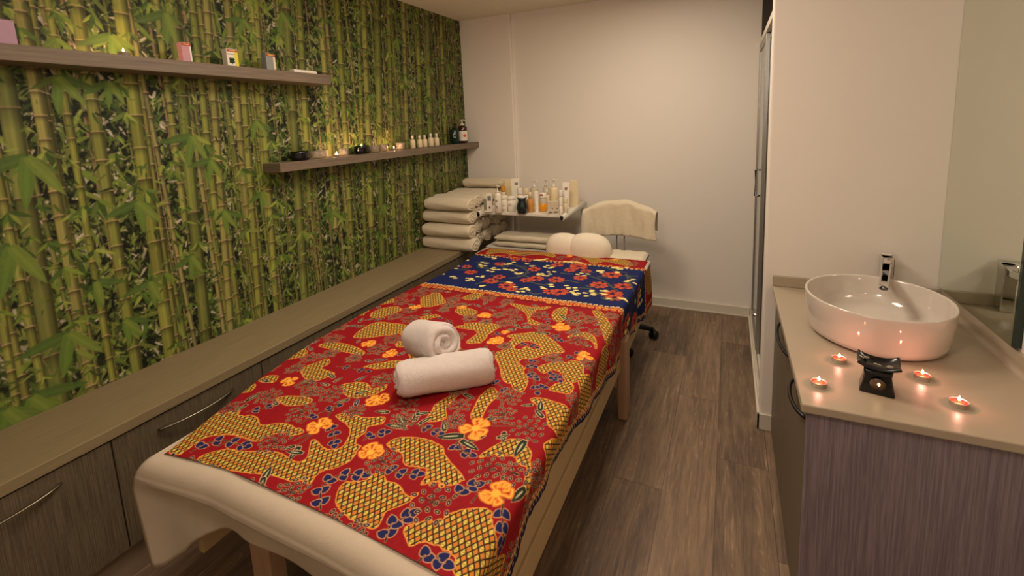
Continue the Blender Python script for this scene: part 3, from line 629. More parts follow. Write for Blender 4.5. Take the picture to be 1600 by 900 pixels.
    F6 = [(540, 250, .034), (640, 400, .042), (835, 312, .04), (812, 490, .04), (1165, 408, .05), (1232, 630, .046), (880, 155, .034), (805, 124, .034), (1240, 112, .032), (1455, 72, .034), (1198, 30, .03), (1120, 2, .026)]
    F3 = [(885, 568, .042), (500, 652, .036), (440, 506, .034), (35, 452, .034), (1022, 740, .036), (560, 600, .02)]
    S6 = [(490, 455, .05), (545, 622, .046), (580, 358, .05), (682, 292, .048), (850, 520, .05), (932, 330, .045), (1020, 660, .062), (1212, 545, .062), (1340, 410, .06), (1278, 300, .05), (340, 340, .04), (600, 260, .04), (760, 350, .036), (1110, 330, .04), (1290, 560, .045), (1420, 170, .036), (1170, 240, .034)]
    S3 = [(760, 500, .045), (620, 520, .04), (520, 500, .034), (980, 500, .04), (980, 650, .045), (840, 750, .04), (300, 440, .03), (450, 540, .03), (1090, 600, .04), (960, 600, .03), (200, 470, .03), (560, 680, .03)]
    for x, y, s in F6: p = cm(200+x/2.143, 480+y/2.143); halo([p, (p[0]+.001, p[1])], s*1.95)
    for L_, f in ((S6, z6), (S3, z3)):
        for x, y, s in L_: p = f([(x, y)])[0]; halo([p, (p[0]+.001, p[1])], s*1.8)
    patch([(-1.6, 2.90), (-1.5, 2.95), (-1.35, 2.93), (-1.2, 2.99), (-1.1, 2.96), (-1.15, 3.05), (-1.4, 3.02), (-1.62, 3.06)]); patch([(-.80, 2.90), (-.72, 2.96), (-.62, 2.92), (-.55, 2.93), (-.62, 3.04), (-.75, 3.0), (-.84, 3.06), (-.95, 3.05), (-.86, 2.97)])
    patch([(-.45, 2.92), (-.36, 2.90), (-.28, 2.95), (-.3, 3.04), (-.42, 3.05)])
    # infill where the red would stay empty
    fillS, fillL, fillF = [], [], []
    for k in range(2600):
        u, v = R.uniform(-1.86, -.18), R.uniform(.66, 2.14); W = C.win(u-.09, u+.09, v-.09, v+.09); D = np.hypot(W[2]-u, W[3]-v); o_ = (OCC | LM)[W[0], W[1]]
        d0 = D[o_].min() if o_.any() else .09
        if d0 > .058 and k < 900:
            th = np.linspace(0, 2*PI, 10)[:-1]; an = R.uniform(0, 3); S = [(u+(d0-.018)*R.uniform(.6, 1.05)*math.cos(x)*(1.1 if abs(math.cos(x-an)) > .6 else .6), v+(d0-.018)*R.uniform(.6, 1.1)*math.sin(x)) for x in th]; patch(S)
        elif d0 > .030: fillS.append((u, v, min(.045, d0+.004))); OCC[W[0], W[1]] |= D < d0+.002
        elif d0 > .020 and k > 500: fillL.append((u, v, R.uniform(.035, .055), R.uniform(0, 6.3))); OCC[W[0], W[1]] |= D < .022
    dil = LM.copy()
    for dx in range(-3, 4):
        for dy in range(-3, 4):
            if dx*dx+dy*dy <= 9: dil |= np.roll(np.roll(LM, dx, 1), dy, 0)
    ed = dil & ~LM
    A[LM] = LAT[LM]; A[ed] = np.array((224, 150, 62), np.float32)/255
    for S, L_, s, n in Vs:
        if n: vine2(S, L_, s, n)
        else: stem(S)
    # joining branches with long serrated leaves
    B6 = [[(560, 450), (640, 410), (690, 335)], [(690, 335), (760, 300), (835, 312)], [(935, 372), (1000, 412), (1105, 410)], [(1220, 400), (1300, 402), (1340, 410)], [(1140, 430), (1110, 470), (1150, 500)], [(1012, 660), (1080, 650), (1110, 630)], [(640, 410), (560, 470), (500, 470)], [(300, 470), (350, 448)], [(1180, 620), (1150, 660)], [(850, 150), (790, 160)], [(1260, 640), (1250, 700)]]
    for b in B6: stem(smooth_open(z6(b), 6), .0055)
    B3 = [[(885, 600), (860, 640)], [(930, 520), (1000, 550), (1060, 540)], [(600, 580), (660, 575), (700, 590)], [(440, 520), (380, 500), (340, 520)], [(700, 830), (760, 860), (800, 870)], [(1020, 700), (1000, 660), (980, 640)]]
    for b in B3: stem(smooth_open(z3(b), 6), .0048)
    Lf = [(z6, x, y, L_, an) for x, y, L_, an in [(930, 400, .075, 2.6), (930, 405, .07, 3.4), (975, 395, .05, 1.2), (1060, 420, .05, 2.2), (1125, 435, .085, 3.6), (1115, 450, .07, -.2), (575, 470, .06, -1.2), (560, 470, .04, -2.4), (395, 320, .06, 1.6), (400, 330, .05, -1.7), (450, 590, .06, 2.1), (455, 575, .05, -.8), (960, 385, .06, 2.0), (1195, 430, .06, -2.2), (1200, 380, .05, .7), (1330, 450, .075, -1.6), (1335, 600, .065, -1.8), (760, 290, .05, .6), (740, 310, .05, -2.2), (500, 330, .04, 2.8), (840, 240, .04, -1.4), (690, 240, .05, 2.8), (1380, 350, .06, 1.9), (620, 250, .05, -2.6), (470, 255, .05, 3.0), (1260, 420, .05, -1.2)]]
    Lf += [(z3, x, y, L_, an) for x, y, L_, an in [(640, 570, .055, 2.6), (650, 575, .06, .6), (620, 580, .05, -2.5), (930, 530, .07, 2.5), (940, 540, .07, .4), (985, 590, .06, -1.5), (400, 410, .05, 2.9), (560, 440, .04, -2), (820, 610, .07, 3.3), (340, 520, .04, 2.6), (1080, 560, .05, .8), (250, 420, .05, 2.), (730, 470, .05, 2.8)]]
    for f, x, y, L_, an in Lf: p = f([(x, y)])[0]; leafp(p[0], p[1], L_, L_*.30, an, GR)
    for L_, f in ((S6, z6), (S3, z3)):
        for x, y, s in L_: p = f([(x, y)])[0]; seeds(p[0], p[1], s, 20 if s > .045 else 14)
    for u, v, s in fillS: seeds(u, v, s, int(6+s*300))
    for u, v, L_, an in fillL: leafp(u-math.cos(an)*L_/2, v-math.sin(an)*L_/2, L_, L_*.3, an, GR if R.random() < .7 else NV)
    for x, y, s in F6: p = cm(200+x/2.143, 480+y/2.143); flower(p[0], p[1], s)
    for x, y, s in F3: p = cm(640+x/3.75, 360+y/3.75); flower(p[0], p[1], s)
    # ---- border rows and the blue panel
    W = C.win(S0, S1, 2.155, 2.90); sl = (W[0], W[1])
    def row(vc, big, sgn):
        for u in np.arange(S0+.01, S1, big*1.9):
            C.ell(u, vc+R.uniform(-.006, .006), big*.8, big*.62, R.uniform(-.4, .4), (226, 160, 70)); C.ell(u, vc, big*.5, big*.33, R.uniform(-.4, .4), (190, 70, 44)); C.ell(u, vc, big*.14, big*.14, 0, (40, 30, 50))
    C.a[sl] = np.where(((W[3] > 2.215) & (W[3] < 2.865) & (W[2] > -9))[..., None], np.array((20, 32, 84), np.float32)/255*(.94+.12*vnoise(h, w, 3, 77)[sl][..., None]), C.a[sl])
    row(2.185, .020, 1); row(2.20, .012, 1); row(2.213, .016, -1)
    C.stroke([(S0, 2.155), (S1, 2.155)], .004, (40, 20, 40))
    for u in np.arange(S0, S1, .028): C.ell(u, 2.226, .011, .008, .5, (228, 206, 150)); C.ell(u, 2.225, .005, .0035, .5, (90, 60, 50))
    row(2.875, .018, 1)
    for u in np.arange(S0, S1, .03): C.ell(u, 2.858, .010, .007, -.4, (228, 190, 120))
    # blooms of the blue panel where the photo shows them (crop coordinates x3.75)
    CO = (196, 84, 58)
    def bloom(u, v, s):
        s *= 1.22
        for k in range(8): a = k*PI/4+R.uniform(-.2, .2); C.ell(u+math.cos(a)*s*.62, v+math.sin(a)*s*.62, s*.42, s*.3, a, (126, 30, 34)); C.ell(u+math.cos(a)*s*.62, v+math.sin(a)*s*.62, s*.37, s*.24, a, CO)
        for k in range(10): a = R.uniform(0, 6.3); r_ = s*R.uniform(.2, .8); C.ell(u+math.cos(a)*r_, v+math.sin(a)*r_, s*.13, s*.05, a+1, (96, 22, 40))
        C.ell(u, v, s*.2, s*.2, 0, (30, 26, 60))
    def petals(u, v, s, n=5):
        for k in range(n):
            a = R.uniform(0, 6.3); r_ = s*R.uniform(.2, .95); C.ell(u+math.cos(a)*r_*1.3, v+math.sin(a)*r_, .0165, .0095, R.uniform(-.5, .5), (236, 214, 120), 1, tip=1); C.ell(u+math.cos(a)*r_*1.3, v+math.sin(a)*r_, .0165*.5, .003, R.uniform(-.5, .5), (250, 236, 180), 1, tip=1)
    def sprig(L_): S = smooth_open(L_, 7); C.stroke(S, .011, (104, 106, 74)); C.stroke(S, .004, (30, 44, 40))
    ST = [[(540, 215), (590, 235), (620, 240)], [(640, 210), (690, 240), (680, 250)], [(690, 300), (780, 320), (850, 300), (900, 305)], [(880, 290), (940, 300), (990, 310)], [(1060, 270), (1140, 300), (1220, 360)], [(1150, 220), (1200, 240), (1270, 250)], [(1010, 215), (1060, 210), (1100, 205)], [(390, 190), (440, 180)], [(390, 315), (440, 300), (460, 290)], [(280, 235), (340, 230)], [(1000, 340), (1060, 340)], [(480, 265), (530, 270)], [(1270, 260), (1300, 330), (1310, 400)], [(590, 280), (640, 275), (700, 250)], [(850, 210), (900, 195)]]
    for s in ST: sprig(z3(s))
    for x, y, s in [(570, 155, .036), (620, 170, .032), (690, 178, .034), (530, 200, .034), (360, 245, .036), (335, 215, .03), (525, 275, .034), (475, 300, .04), (570, 325, .045), (600, 345, .03), (730, 230, .036), (740, 285, .042), (680, 295, .03), (865, 205, .036), (990, 215, .05), (940, 235, .034), (1035, 240, .03), (860, 290, .042), (1000, 282, .036), (1185, 265, .05), (1110, 320, .045), (820, 360, .036), (880, 362, .045), (1185, 375, .05), (1250, 330, .045), (930, 160, .02), (1200, 395, .04)]:
        p = z3([(x, y)])[0]; bloom(p[0], p[1], s)
    for x, y, s, n in [(480, 165, .045, 5), (760, 175, .04, 5), (800, 172, .02, 2), (600, 195, .035, 4), (800, 215, .04, 4), (950, 190, .04, 5), (990, 192, .03, 3), (790, 255, .045, 5), (600, 235, .03, 3), (240, 285, .045, 4), (340, 290, .045, 6), (655, 340, .05, 5), (1020, 260, .035, 4), (1240, 225, .05, 7), (1120, 240, .04, 5), (940, 330, .04, 5), (790, 335, .03, 3), (1010, 370, .06, 8), (1130, 350, .03, 4), (420, 270, .03, 3), (430, 215, .03, 4), (700, 200, .02, 2), (1300, 300, .04, 4), (380, 350, .02, 2), (500, 230, .03, 4), (440, 190, .03, 3), (1270, 400, .05, 4)]:
        p = z3([(x, y)])[0]; petals(p[0], p[1], s, n)
    for _ in range(46):
        u = R.uniform(-1.68, -.3); v = R.uniform(2.27, 2.83); petals(u, v, .02, 2) if _ % 2 else sprig([(u, v), (u+.03, v+R.uniform(-.02, .02)), (u+.07, v)])
    for _ in range(7):
        for rng in ((-1.9, -1.72), (-.4, -.2)): u = R.uniform(*rng); v = R.uniform(2.3, 2.8); bloom(u, v, .04); petals(u+.05, v+.05, .04, 4)
    # far red and yellow band
    for u in (-1.05, -.93, -1.32, -.55, -.38): seeds(u, 2.965, .035, 12)
    for u in (-1.45, -1.0, -.68): flower(u, 3.02, .022)
    # ---- navy hem strip on the long drape (follows the hem line)
    for v in np.arange(V0, 2.15, .011):
        d = HEM(v); u = XE+d
        C.stroke([(u-.012, v), (u+.03, v+.011)], .02, (18, 22, 56))
    for v in np.arange(V0, V1, .017):
        d = HEM(v); u = XE+d
        C.ell(u-.034+R.uniform(-.003, .003), v, .012, .0075, R.uniform(-.6, .6), (224, 186, 120)); C.ell(u-.034, v, .006, .004, 0, (150, 60, 44)); C.ell(u-.014, v+.006, .005, .003, 0, (200, 180, 150))
    return C
def HEM(v):                                 # length of cloth hanging at the aisle side, along the cloth
    ys = [.60, .70, .87, .94, 1.015, 1.19, 1.33, 1.58, 1.84, 2.24, 2.6, 2.80, 2.95, 3.10]; d = [.235, .225, .165, .13, .10, .118, .118, .138, .182, .240, .275, .305, .29, .255]
    return float(np.interp(v, ys, d))
CBk = paint_batik()
def left_edge(y): return float(np.interp(y, [.6, .68, .87, 1.09, 1.38, 1.72, 2.13, 2.5, 2.97, 3.1], [-1.535, -1.545, -1.60, -1.66, -1.712, -1.725, -1.705, -1.67, -1.70, -1.66]))
def foot_y(x): return np.interp(x, [-1.54, -1.40, -1.28, -1.06, -.85, -.73, -.54, -.46], [.682, .70, .713, .711, .708, .702, .688, .684])
def build_cloth():
    vv = np.concatenate([np.linspace(0, 1, 820)]); vv = vv**1.25
    ss = np.linspace(0, 1, 760)
    Pn = np.zeros((len(vv), len(ss), 3)); UV = np.zeros((len(vv), len(ss), 2))
    R = np.random.default_rng(3); ph = R.uniform(0, 6.3, 12)
    for i, t_ in enumerate(vv):
        yb = .655+(3.055-.655)*t_
        le = left_edge(yb); hem = HEM(yb)+.002*math.sin(yb*57)+.0016*math.sin(yb*133)
        if yb < 1.0: hem += .004*math.sin(yb*120)
        DL = .20+.02*math.sin(yb*9)                     # left hanging depth
        total = DL+(XE-le)+hem
        # denser samples on the visible top and drape
        s = ss*(total-DL*.7)+DL*.7-DL                     # 0 at left edge, negative hanging left
        r_ = .026
        x = le+s.copy(); z = np.full_like(x, ZT); u = le+s
        # right fold: rounded edge then hanging cloth
        q = s-(XE-r_-le); m = q > 0; a = np.clip(q/r_, 0, PI/2)
        x[m] = (XE-r_+r_*np.sin(a))[m]; z[m] = (ZT-r_+r_*np.cos(a))[m]
        hang = np.clip(q-r_*PI/2, 0, None)
        wav = .007*math.sin(yb*13+ph[0])+.004*math.sin(yb*29+ph[1])+.010*math.sin(yb*5.1+ph[2])
        z -= hang*.985*m; x += m*hang*(wav*4-.04); x += m*np.clip(hang/.1, 0, 1)*wav*.5
        # left fold
        q2 = -s; m2 = q2 > -r_; a2 = np.clip((q2+r_)/r_, 0, PI/2)
        x[m2] = (le+r_-r_*np.sin(a2))[m2]; z[m2] = (ZT-r_+r_*np.cos(a2))[m2]
        hg = np.clip(q2+r_-r_*PI/2, 0, None)*m2; z -= hg; x -= hg*.05
        # soft wrinkles on top
        top = np.clip(np.minimum(s, XE-le-s)/.08, 0, 1)
        z += top*(.0012*np.sin(x*23+yb*9+ph[3])+.0011*np.sin(x*9-yb*21+ph[4])+.0007*np.sin(x*51+yb*37)+.0015*np.sin(yb*6+ph[5]))
        y = yb+(foot_y(x)-.655)*(1-t_)**3+.02*m*np.clip(hang/.2, 0, 1)*t_*.6
        # sag of the near corner of the drape
        Pn[i] = np.stack([x, y, z+.0035], -1); UV[i] = np.stack([u, y], -1)
    return Pn, UV
Pc, UVc = build_cloth()
M_['batik'] = attr_mat('batik_print', .8, .12, 900)
cl = fast_grid('batik_cloth', Pc, CBk.sample(UVc[..., 0], UVc[..., 1]), M_['batik'])
tag(cl, 'red, gold and blue flowered batik cloth spread over the massage table', 'cloth')
del CBk
# ---- white towelling sheet under the batik: foot end with its hanging corner, and the far edge
def build_sheet():
    sh = MB()
    xs = np.concatenate([np.linspace(-1.56, -1.30, 30), np.linspace(-1.28, -.492, 46)])
    rows = []
    for x in xs:
        y0 = .86; ye = float(foot_y(x))-.055            # end plane
        r_ = .045; hemz = float(np.interp(x, [-1.60, -1.53, -1.47, -1.42, -1.36, -1.30, -1.22, -1.1, -.9, -.47], [.300, .310, .36, .412, .455, .484, .505, .495, .490, .490]))
        col = []
        for y in np.linspace(y0, ye+r_, 6): col.append((x, y, ZT-.0015))
        for a in np.linspace(.15, PI/2, 8): col.append((x, ye+r_-r_*math.sin(a), ZT-.0015-r_+r_*math.cos(a)))
        zr = .594+.006*math.sin(x*7)
        for z in np.linspace(ZT-r_-.004, zr, 4): col.append((x, ye-.002, z))
        for k, f in enumerate(np.linspace(0.08, 1, 16)):
            tuck = .030*math.sin(min(1, f*4.0)*PI/2)*np.clip((x+1.56)/.16, .0, 1)
            fold = .018*math.sin((x+1.56)*26)*f*np.clip(1-(x+1.56)/.5, 0, 1)
            col.append((x, ye+tuck+fold+.006*math.sin(x*17)*f, zr-f*(zr-hemz)))
        rows.append(col)
    P = np.array(rows)
    # left corner bulges outwards and wraps round the side as a hanging fold
    k = np.clip(1-(P[..., 0]+1.56)/.10, 0, 1)
    hang = np.clip((ZT-P[..., 2])/.10, 0, 1)
    P[..., 0] -= k*hang*.055*np.clip(1-(ZT-.12-P[..., 2]).clip(0)/.28, .0, 1)
    P[..., 1] -= k*0
    nn = P.shape[1]; wrap = []
    for j, d in enumerate(np.linspace(.02, .5, 14)):
        c = P[0].copy(); y0 = c[:, 1].copy()
        top = np.arange(nn) < 6
        depth = np.linspace(0, 1, nn)
        z_h = np.interp(d, [0, .12, .5], [.300, .44, .48])
        zz = ZT-.0015-(np.clip((depth-.18)/.82, 0, 1))*(ZT-z_h)
        xx = left_edge(.68+d)+.045-.035*np.clip(depth/.35, 0, 1)-.03*np.sin(depth*3)*np.clip(1-d*8, 0, 1); zz = zz-.006*(d > .03)
        f = np.clip(d/.10, 0, 1); c[:, 0] = P[0][:, 0]*(1-f)+xx*f; c[:, 2] = P[0][:, 2]*(1-f)+zz*f
        c[:, 1] = np.where(top, np.linspace(.86, .70, nn), y0)*(1-f)+(.68+d)*f
        wrap.append(c)
    full = np.concatenate([np.array(wrap)[::-1], P], 0)
    sh.grid(full)
    # far end strip that shows beyond the batik, with its right corner falling
    g = []
    for x in np.linspace(-1.70, XE-.004, 40):
        c = [(x, y, ZT-.001) for y in (2.90, 3.0, 3.06, 3.075)]
        c += [(x, 3.085, ZT-.010), (x, 3.088, ZT-.03), (x, 3.088, ZT-.10)]
        g.append(c)
    for d in (.008, .02):
        g.append([(XE-.002+min(d, .006), y, ZT-.001-d) for y in (2.90, 3.0, 3.06, 3.075, 3.085, 3.088, 3.088)])
    s2 = MB(); s2.grid(np.array(g))
    return sh, s2
sh_, s2_ = build_sheet()
sheet_o = tag(sh_.build('bed_sheet', M_['sheet'], solid=.003), 'white towelling sheet under the batik, its corner hanging at the bed foot', 'sheet')

s2_.build('sheet_far_edge', M_['sheet'], sheet_o, solid=.003)
# ---- rolled towels
def towel_roll(L_, rad, sq=1.0, turns=3.0, seed=0, rng_amp=.03, flat_bottom=.0, dep=.5, core=None):
    """roll along local X, resting on z=0; the ends show the spiral of the layers"""
    rr = np.random.default_rng(seed); ph = rr.uniform(0, 6.3, 8); mb = MB()
    nt, nx = 72, 26
    def R_(th, x): return rad*(1+rng_amp*math.sin(2*th+ph[0])*.6+rng_amp*.5*math.sin(3*th+ph[1]+x*9)+rng_amp*.35*math.sin(5*th+ph[2]-x*14)+.02*math.sin(x/L_*5+ph[3]))
    P = []
    for i in range(nt):
        th = 2*PI*i/nt; row = []
        # end caps (near): spiral ridges
        def cap(side):
            pts = []
            for f in np.linspace(.03, 1, 26):
                sp_ = (f*turns-side*th/(2*PI)+.012*math.sin(9*f+ph[4])) % 1.0
                ridge = math.sin(PI*sp_)**.5 if f < .93 else math.sin(PI*min(sp_, .5) if sp_ < .5 else PI*sp_)**.5*(1-(f-.93)/.07)
                rd = f*R_(th, side*L_/2)*.955
                x_ = L_/2-.020+.013*ridge*(1+.25*math.sin(3*th+ph[5]))+.018*(1-f*f)*dep*2*(1 if side < 0 else .6)
                if core: x_ -= core*math.exp(-(f/.25)**2)*2
                pts.append((side*x_, rd))
            return pts
        A_ = cap(-1); B_ = cap(1)
        body = [(x, R_(th, x)*(1-.05*max(0, abs(x)/(L_/2-.024)-.86)**2/.0196)*(1+.012*math.sin(x*38+th*2+ph[6]))) for x in np.linspace(-L_/2+.024, L_/2-.024, nx)]
        for x, r_ in A_+body+B_[::-1]:
            zz = math.sin(th)*r_*sq; row.append((x, math.cos(th)*r_, max(zz, -rad*sq*.88)+rad*sq*.88))
        P.append(row)
    mb.grid(np.array(P), closed_u=True); 
    # loose outer edge of the towelling lying along the roll
    return mb
def roll(name, mb, m, loc_, rz, label, tilt=0, group=None, cat='towel'):
    o = mb.build(name, m); o.location = loc_; o.rotation_euler = (0, tilt, rz); return tag(o, label, cat, group)
pA = hz(650, 628, ZT); pB = hz(775, 590, ZT)
angA = math.atan2(pB[1]-pA[1], pB[0]-pA[0])
roll('rolled_towel', towel_roll(.345, .069, .95, 2.6, 1, .05), M_['terry'], (-.912, 1.300, ZT+.004), .70, 'rolled white hand towel lying on the batik, the lower of the pair')
roll('rolled_towel', towel_roll(.235, .076, .97, 2.4, 2, .04, core=.008), M_['terry'], (-1.022, 1.378, ZT+.064), -.42, 'rolled white towel resting across the other, its spiral end facing the aisle', tilt=-.22)
# ================================================================ piled towel rolls on the bench end
proto_rolls = [towel_roll(.50, .060, .86, 2.4, 10+k, .06) for k in range(3)]
pr_mesh = []
TG = 'cream towel rolls piled on the bench end'
cols_ = [(3.13, 4, .50, -2.055, .0), (3.30, 4, .43, -2.095, .03), (3.465, 4, .43, -2.09, -.02), (3.63, 4, .43, -2.09, .02), (3.795, 4, .43, -2.09, -.02)]
zrow = [.611, .722, .832, .942]
lab_row = ['lowest', 'second lowest', 'second highest', 'topmost']
lab_col = ['front stack on the bench', 'stack just behind the front one', 'middle stack of the pile', 'last stack but one towards the end wall', 'rear stack against the end wall']
base = None
for ci, (yc, nr, L_, xc, rz) in enumerate(cols_):
    for k in range(nr):
        if base is None or len(pr_mesh) < 3:
            o = proto_rolls[len(pr_mesh)].build('towel_roll', M_['terry_cream']); pr_mesh.append(o); tag(o, 'x', 'towel', TG); base = o
        else:
            o = pr_mesh[(ci*2+k) % 3].copy(); COL.objects.link(o)
        jx = [.0, .0, .0, .02][k] if ci else [.0, .005, .0, .01][k]; sc = [1.10, 1.08, 1.08, 1.0][k]
        o.location = (xc+jx*(1 if ci < 3 else .6)+.01*math.sin(ci*3+k*5), yc+.012*math.sin(k*4+ci), zrow[k]+(.0 if ci < 3 else .0)); o.scale = (L_/.5*([1, .92, .91, .86][k] if ci == 0 else 1), 1.24, sc)
        o.rotation_euler = (0, 0, rz+.03*math.sin(k*7+ci*2)+(-.03 if ci == 0 else 0))
        o['label'] = f'cream towel roll, {lab_row[k]} of the {lab_col[ci]}'; o['group'] = TG
for ci, (yc, xc) in enumerate([(3.72, -2.03)]):
    o = pr_mesh[1].copy(); COL.objects.link(o); o.location = (xc, yc, 1.044); o.scale = (.82, 1.25, .85); o['label'] = 'cream towel roll lying alone on top of the pile by the end wall'; o['group'] = TG

# ================================================================ trolley behind the head of the table
ZTR = .905; X0, X1, Y0, Y1 = -1.84, -1.125, 3.255, 3.86
tc_ = thing('salon_trolley', 'white metal trolley in the corner carrying the massage products', 'trolley', (-1.48, 3.55, 0))
def tl(x, y, z): return (x+1.48, y-3.55, z)
MB().box(X0+1.48+.02, X1+1.48-.02, Y0-3.55+.01, Y1-3.55, ZTR-.022, ZTR).build('table_top', M_['white_metal'], tc_, bevel=.004)
for s, xx in ((0, X0), (1, X1)):
    q = MB(); q.tube([tl(xx, Y0-.02, ZTR-.016), tl(xx, Y1, ZTR-.016)], .016, 14, flat=1.55); rail = q.build('side_rail', M_['white_metal'], tc_)
    q = MB(); q.tube([tl(xx, Y0-.027, ZTR-.016), tl(xx, Y0-.018, ZTR-.016)], .0125, 14, flat=1.6); q.build('end_cap', M_['black'], rail)
    q = MB(); q.tube([tl(xx+(.02 if s == 0 else -.02), Y1-.03, .05), tl(xx+(.02 if s == 0 else -.02), Y1-.03, ZTR-.03)], .014, 12); q.build('post', M_['white_metal'], tc_)
    q = MB(); q.tube([tl(xx+(.02 if s == 0 else -.02), Y0+.02, .06), tl(xx+(.02 if s == 0 else -.02), Y1+.0, .06)], .014, 12); q.build('foot_bar', M_['white_metal'], tc_)
    for yy in (Y0+.04, Y1-.02):
        q = MB(); q.tube([tl(xx+(.02 if s == 0 else -.02)-.01, yy, .025), tl(xx+(.02 if s == 0 else -.02)+.01, yy, .025)], .024, 16); q.build('castor', M_['black'], tc_)
MB().box(X0+1.48+.03, X1+1.48-.03, Y0-3.55+.02, Y1-3.55-.02, .598, .612).build('lower_shelf', M_['white_metal'], tc_, bevel=.003)
# folded blanket on the trolley's lower shelf
bl = MB()
def pillow_block(mb, cx, cy, z0, hx_, hy_, h, layers=3):
    for k in range(layers):
        pts = []; hh = h/layers
        for i in range(33):
            v = i/32*2-1; row = []
            for a in np.linspace(0, 2*PI, 25):
                ca, sa = math.cos(a), math.sin(a); e = .45
                yy = math.copysign(abs(ca)**e, ca)*hy_*(1+.02*math.sin(k*3+v*2)); zz = math.copysign(abs(sa)**e, sa)*hh*.5
                ed = (1-abs(v)**8)**.5 if abs(v) < 1 else 0
                row.append((cx+v*hx_*(1-.015*k), cy+yy*(.93+.07*ed), z0+hh*(k+.5)+zz*(.25+.75*ed)+.002*math.sin(v*9+k)))
            pts.append(row)
        mb.grid(np.array(pts))
pillow_block(bl, -1.45, 3.375, .613, .285, .105, .10, 2)
tag(bl.build('folded_blanket', M_['terry_cream']), 'folded cream blanket on the lower shelf of the trolley', 'blanket')

# ---- products on the trolley: placed by where their feet stand on the top
ZP = ZTR+.001
def foot(px, py): p = hz(px, py, ZP); return p[0], p[1]
def ppm(x, y, z=ZP):                              # pixels per metre at a place, to size things
    d = (CAM @ (np.array([x, y, z])-np.array([0, 0, EYE])))[2]; return CF/d
def bottle_round(name, label, x, y, w, h, m, capm, kind='cap', sx=1, cat='bottle', lab=None, rz=0, shoulder=.72, group=None, labm=None):
    t = thing(name, label, cat, (x, y, ZP), rz, group); r = w/2; b = MB(); hb = h*shoulder
    b.lathe([(r*.9, 0), (r, .003), (r, hb*.9), (r*.82, hb*.97), (r*.45, hb), (r*.42, hb*1.03)], 20, sx=sx); b.build('bottle_body', M_[m], t)
    c = MB()
    if kind == 'cap': c.lathe([(r*.5, hb*1.02), (r*.5, h*.98), (r*.44, h)], 16); c.build('cap', M_[capm], t)
    elif kind == 'pump':
        c.lathe([(r*.46, hb*1.01), (r*.46, hb*1.10), (r*.16, hb*1.11), (r*.16, h*.95), (r*.34, h*.955), (r*.34, h)], 14); c.tube([(0, 0, h*.978), (r*.5, -r*.3, h*.98), (r*1.0, -r*.6, h*.955)], r*.13, 8); c.build('pump', M_[capm], t)
    elif kind == 'widecap': c.lathe([(r*.98, hb*1.0), (r*1.0, hb*1.02), (r*1.0, h*.98), (r*.95, h)], 20); c.build('cap', M_[capm], t)
    if labm:
        q = MB(); a0, a1 = -2.2, -.9
        g = [[(math.cos(a)*(r*sx+.0008), math.sin(a)*(r+.0008), z) for z in (hb*.22, hb*.72)] for a in np.linspace(a0, a1, 10)]
        q.grid(np.array(g)); lb = q.build('label_print', M_[labm[0]], t)
        q = MB()
        for zf in labm[2]:
            g = [[(math.cos(a)*(r*sx+.0014), math.sin(a)*(r+.0014), z) for z in (hb*zf, hb*(zf+.035))] for a in np.linspace(a0+.3, a1-.3, 8)]; q = MB(); q.grid(np.array(g)); q.build('lettering', M_[labm[1]], lb)
    return t
def tube_up(name, label, x, y, w, h, m, capm, rz=0, mark=None, cat='tube'):
    """squeeze tube standing on its cap: round cap below, crimped flat top"""
    t = thing(name, label, cat, (x, y, ZP), rz); r = w/2
    MB().lathe([(r*.78, 0), (r*.8, .002), (r*.8, h*.14), (r*.7, h*.15)], 18, sy=.8).build('cap', M_[capm], t)
    P = []
    for a in np.linspace(0, 2*PI, 25)[:-1]:
        row = []
        for f in np.linspace(0, 1, 9): row.append((math.cos(a)*r*(.86+.14*f), math.sin(a)*r*(.72*(1-f)+.03), h*(.15+.85*f)))
        P.append(row)
    q = MB(); q.grid(np.array(P), closed_u=True); q.build('tube_body', M_[m], t)
    if mark:
        q = MB(); 
        for k in range(5): a = PI/2+k*2*PI/5; q.tube([(math.cos(a)*r*.16, -r*.36, h*.78+math.sin(a)*r*.16), (math.cos(a)*r*.36, -r*.33, h*.78+math.sin(a)*r*.36)], r*.13, 6)
        q.build('flower_mark', M_[mark], t)
    return t
def carton(name, label, x, y, z, w, d, h, m, rz=0, bands=(), cat='box', group=None):
    t = thing(name, label, cat, (x, y, z), rz, group); MB().box(-w/2, w/2, -d/2, d/2, 0, h).build('carton_body', M_[m], t, bevel=.0015)
    for nm, mm, a0, a1, z0, z1 in bands: MB().box(a0*w, a1*w, -d/2-.0012, -d/2+.0004, z0*h, z1*h).build(nm, M_[mm], t)
    return t
def rot_face(x, y): return math.atan2(-x, y)*1.0      # turn a front face towards the viewer's place (0,0)
def S(px, py, wpx, hpx):
    x, y = foot(px, py); k = ppm(x, y); return x, y, wpx/k, hpx/k*1.0
x, y, w, h = S(759.5, 331, 6, 20); tube_up('squeeze_tube', 'small grey-green squeeze tube at the left end of the trolley front', x, y, w*1.1, h, 'dull', 'plastic_white', .5)
x, y, w, h = S(765.5, 331, 9, 29); carton('product_carton', 'tall white carton with grey print beside the small grey-green tube', x, y, ZP, w, w*.6, h, 'plastic_white', .45, [('lettering', 'grey', -.3, .3, .62, .88), ('emblem', 'wick', -.12, .12, .2, .3)])
x, y, w, h = S(779, 332, 11, 43); bottle_round('pump_bottle', 'tall white pump bottle with dark tick mark at its foot, left part of the trolley', x, y, w, h, 'plastic_white', 'plastic_white', 'pump', labm=('label', 'wick', (.25, .32, .6)))
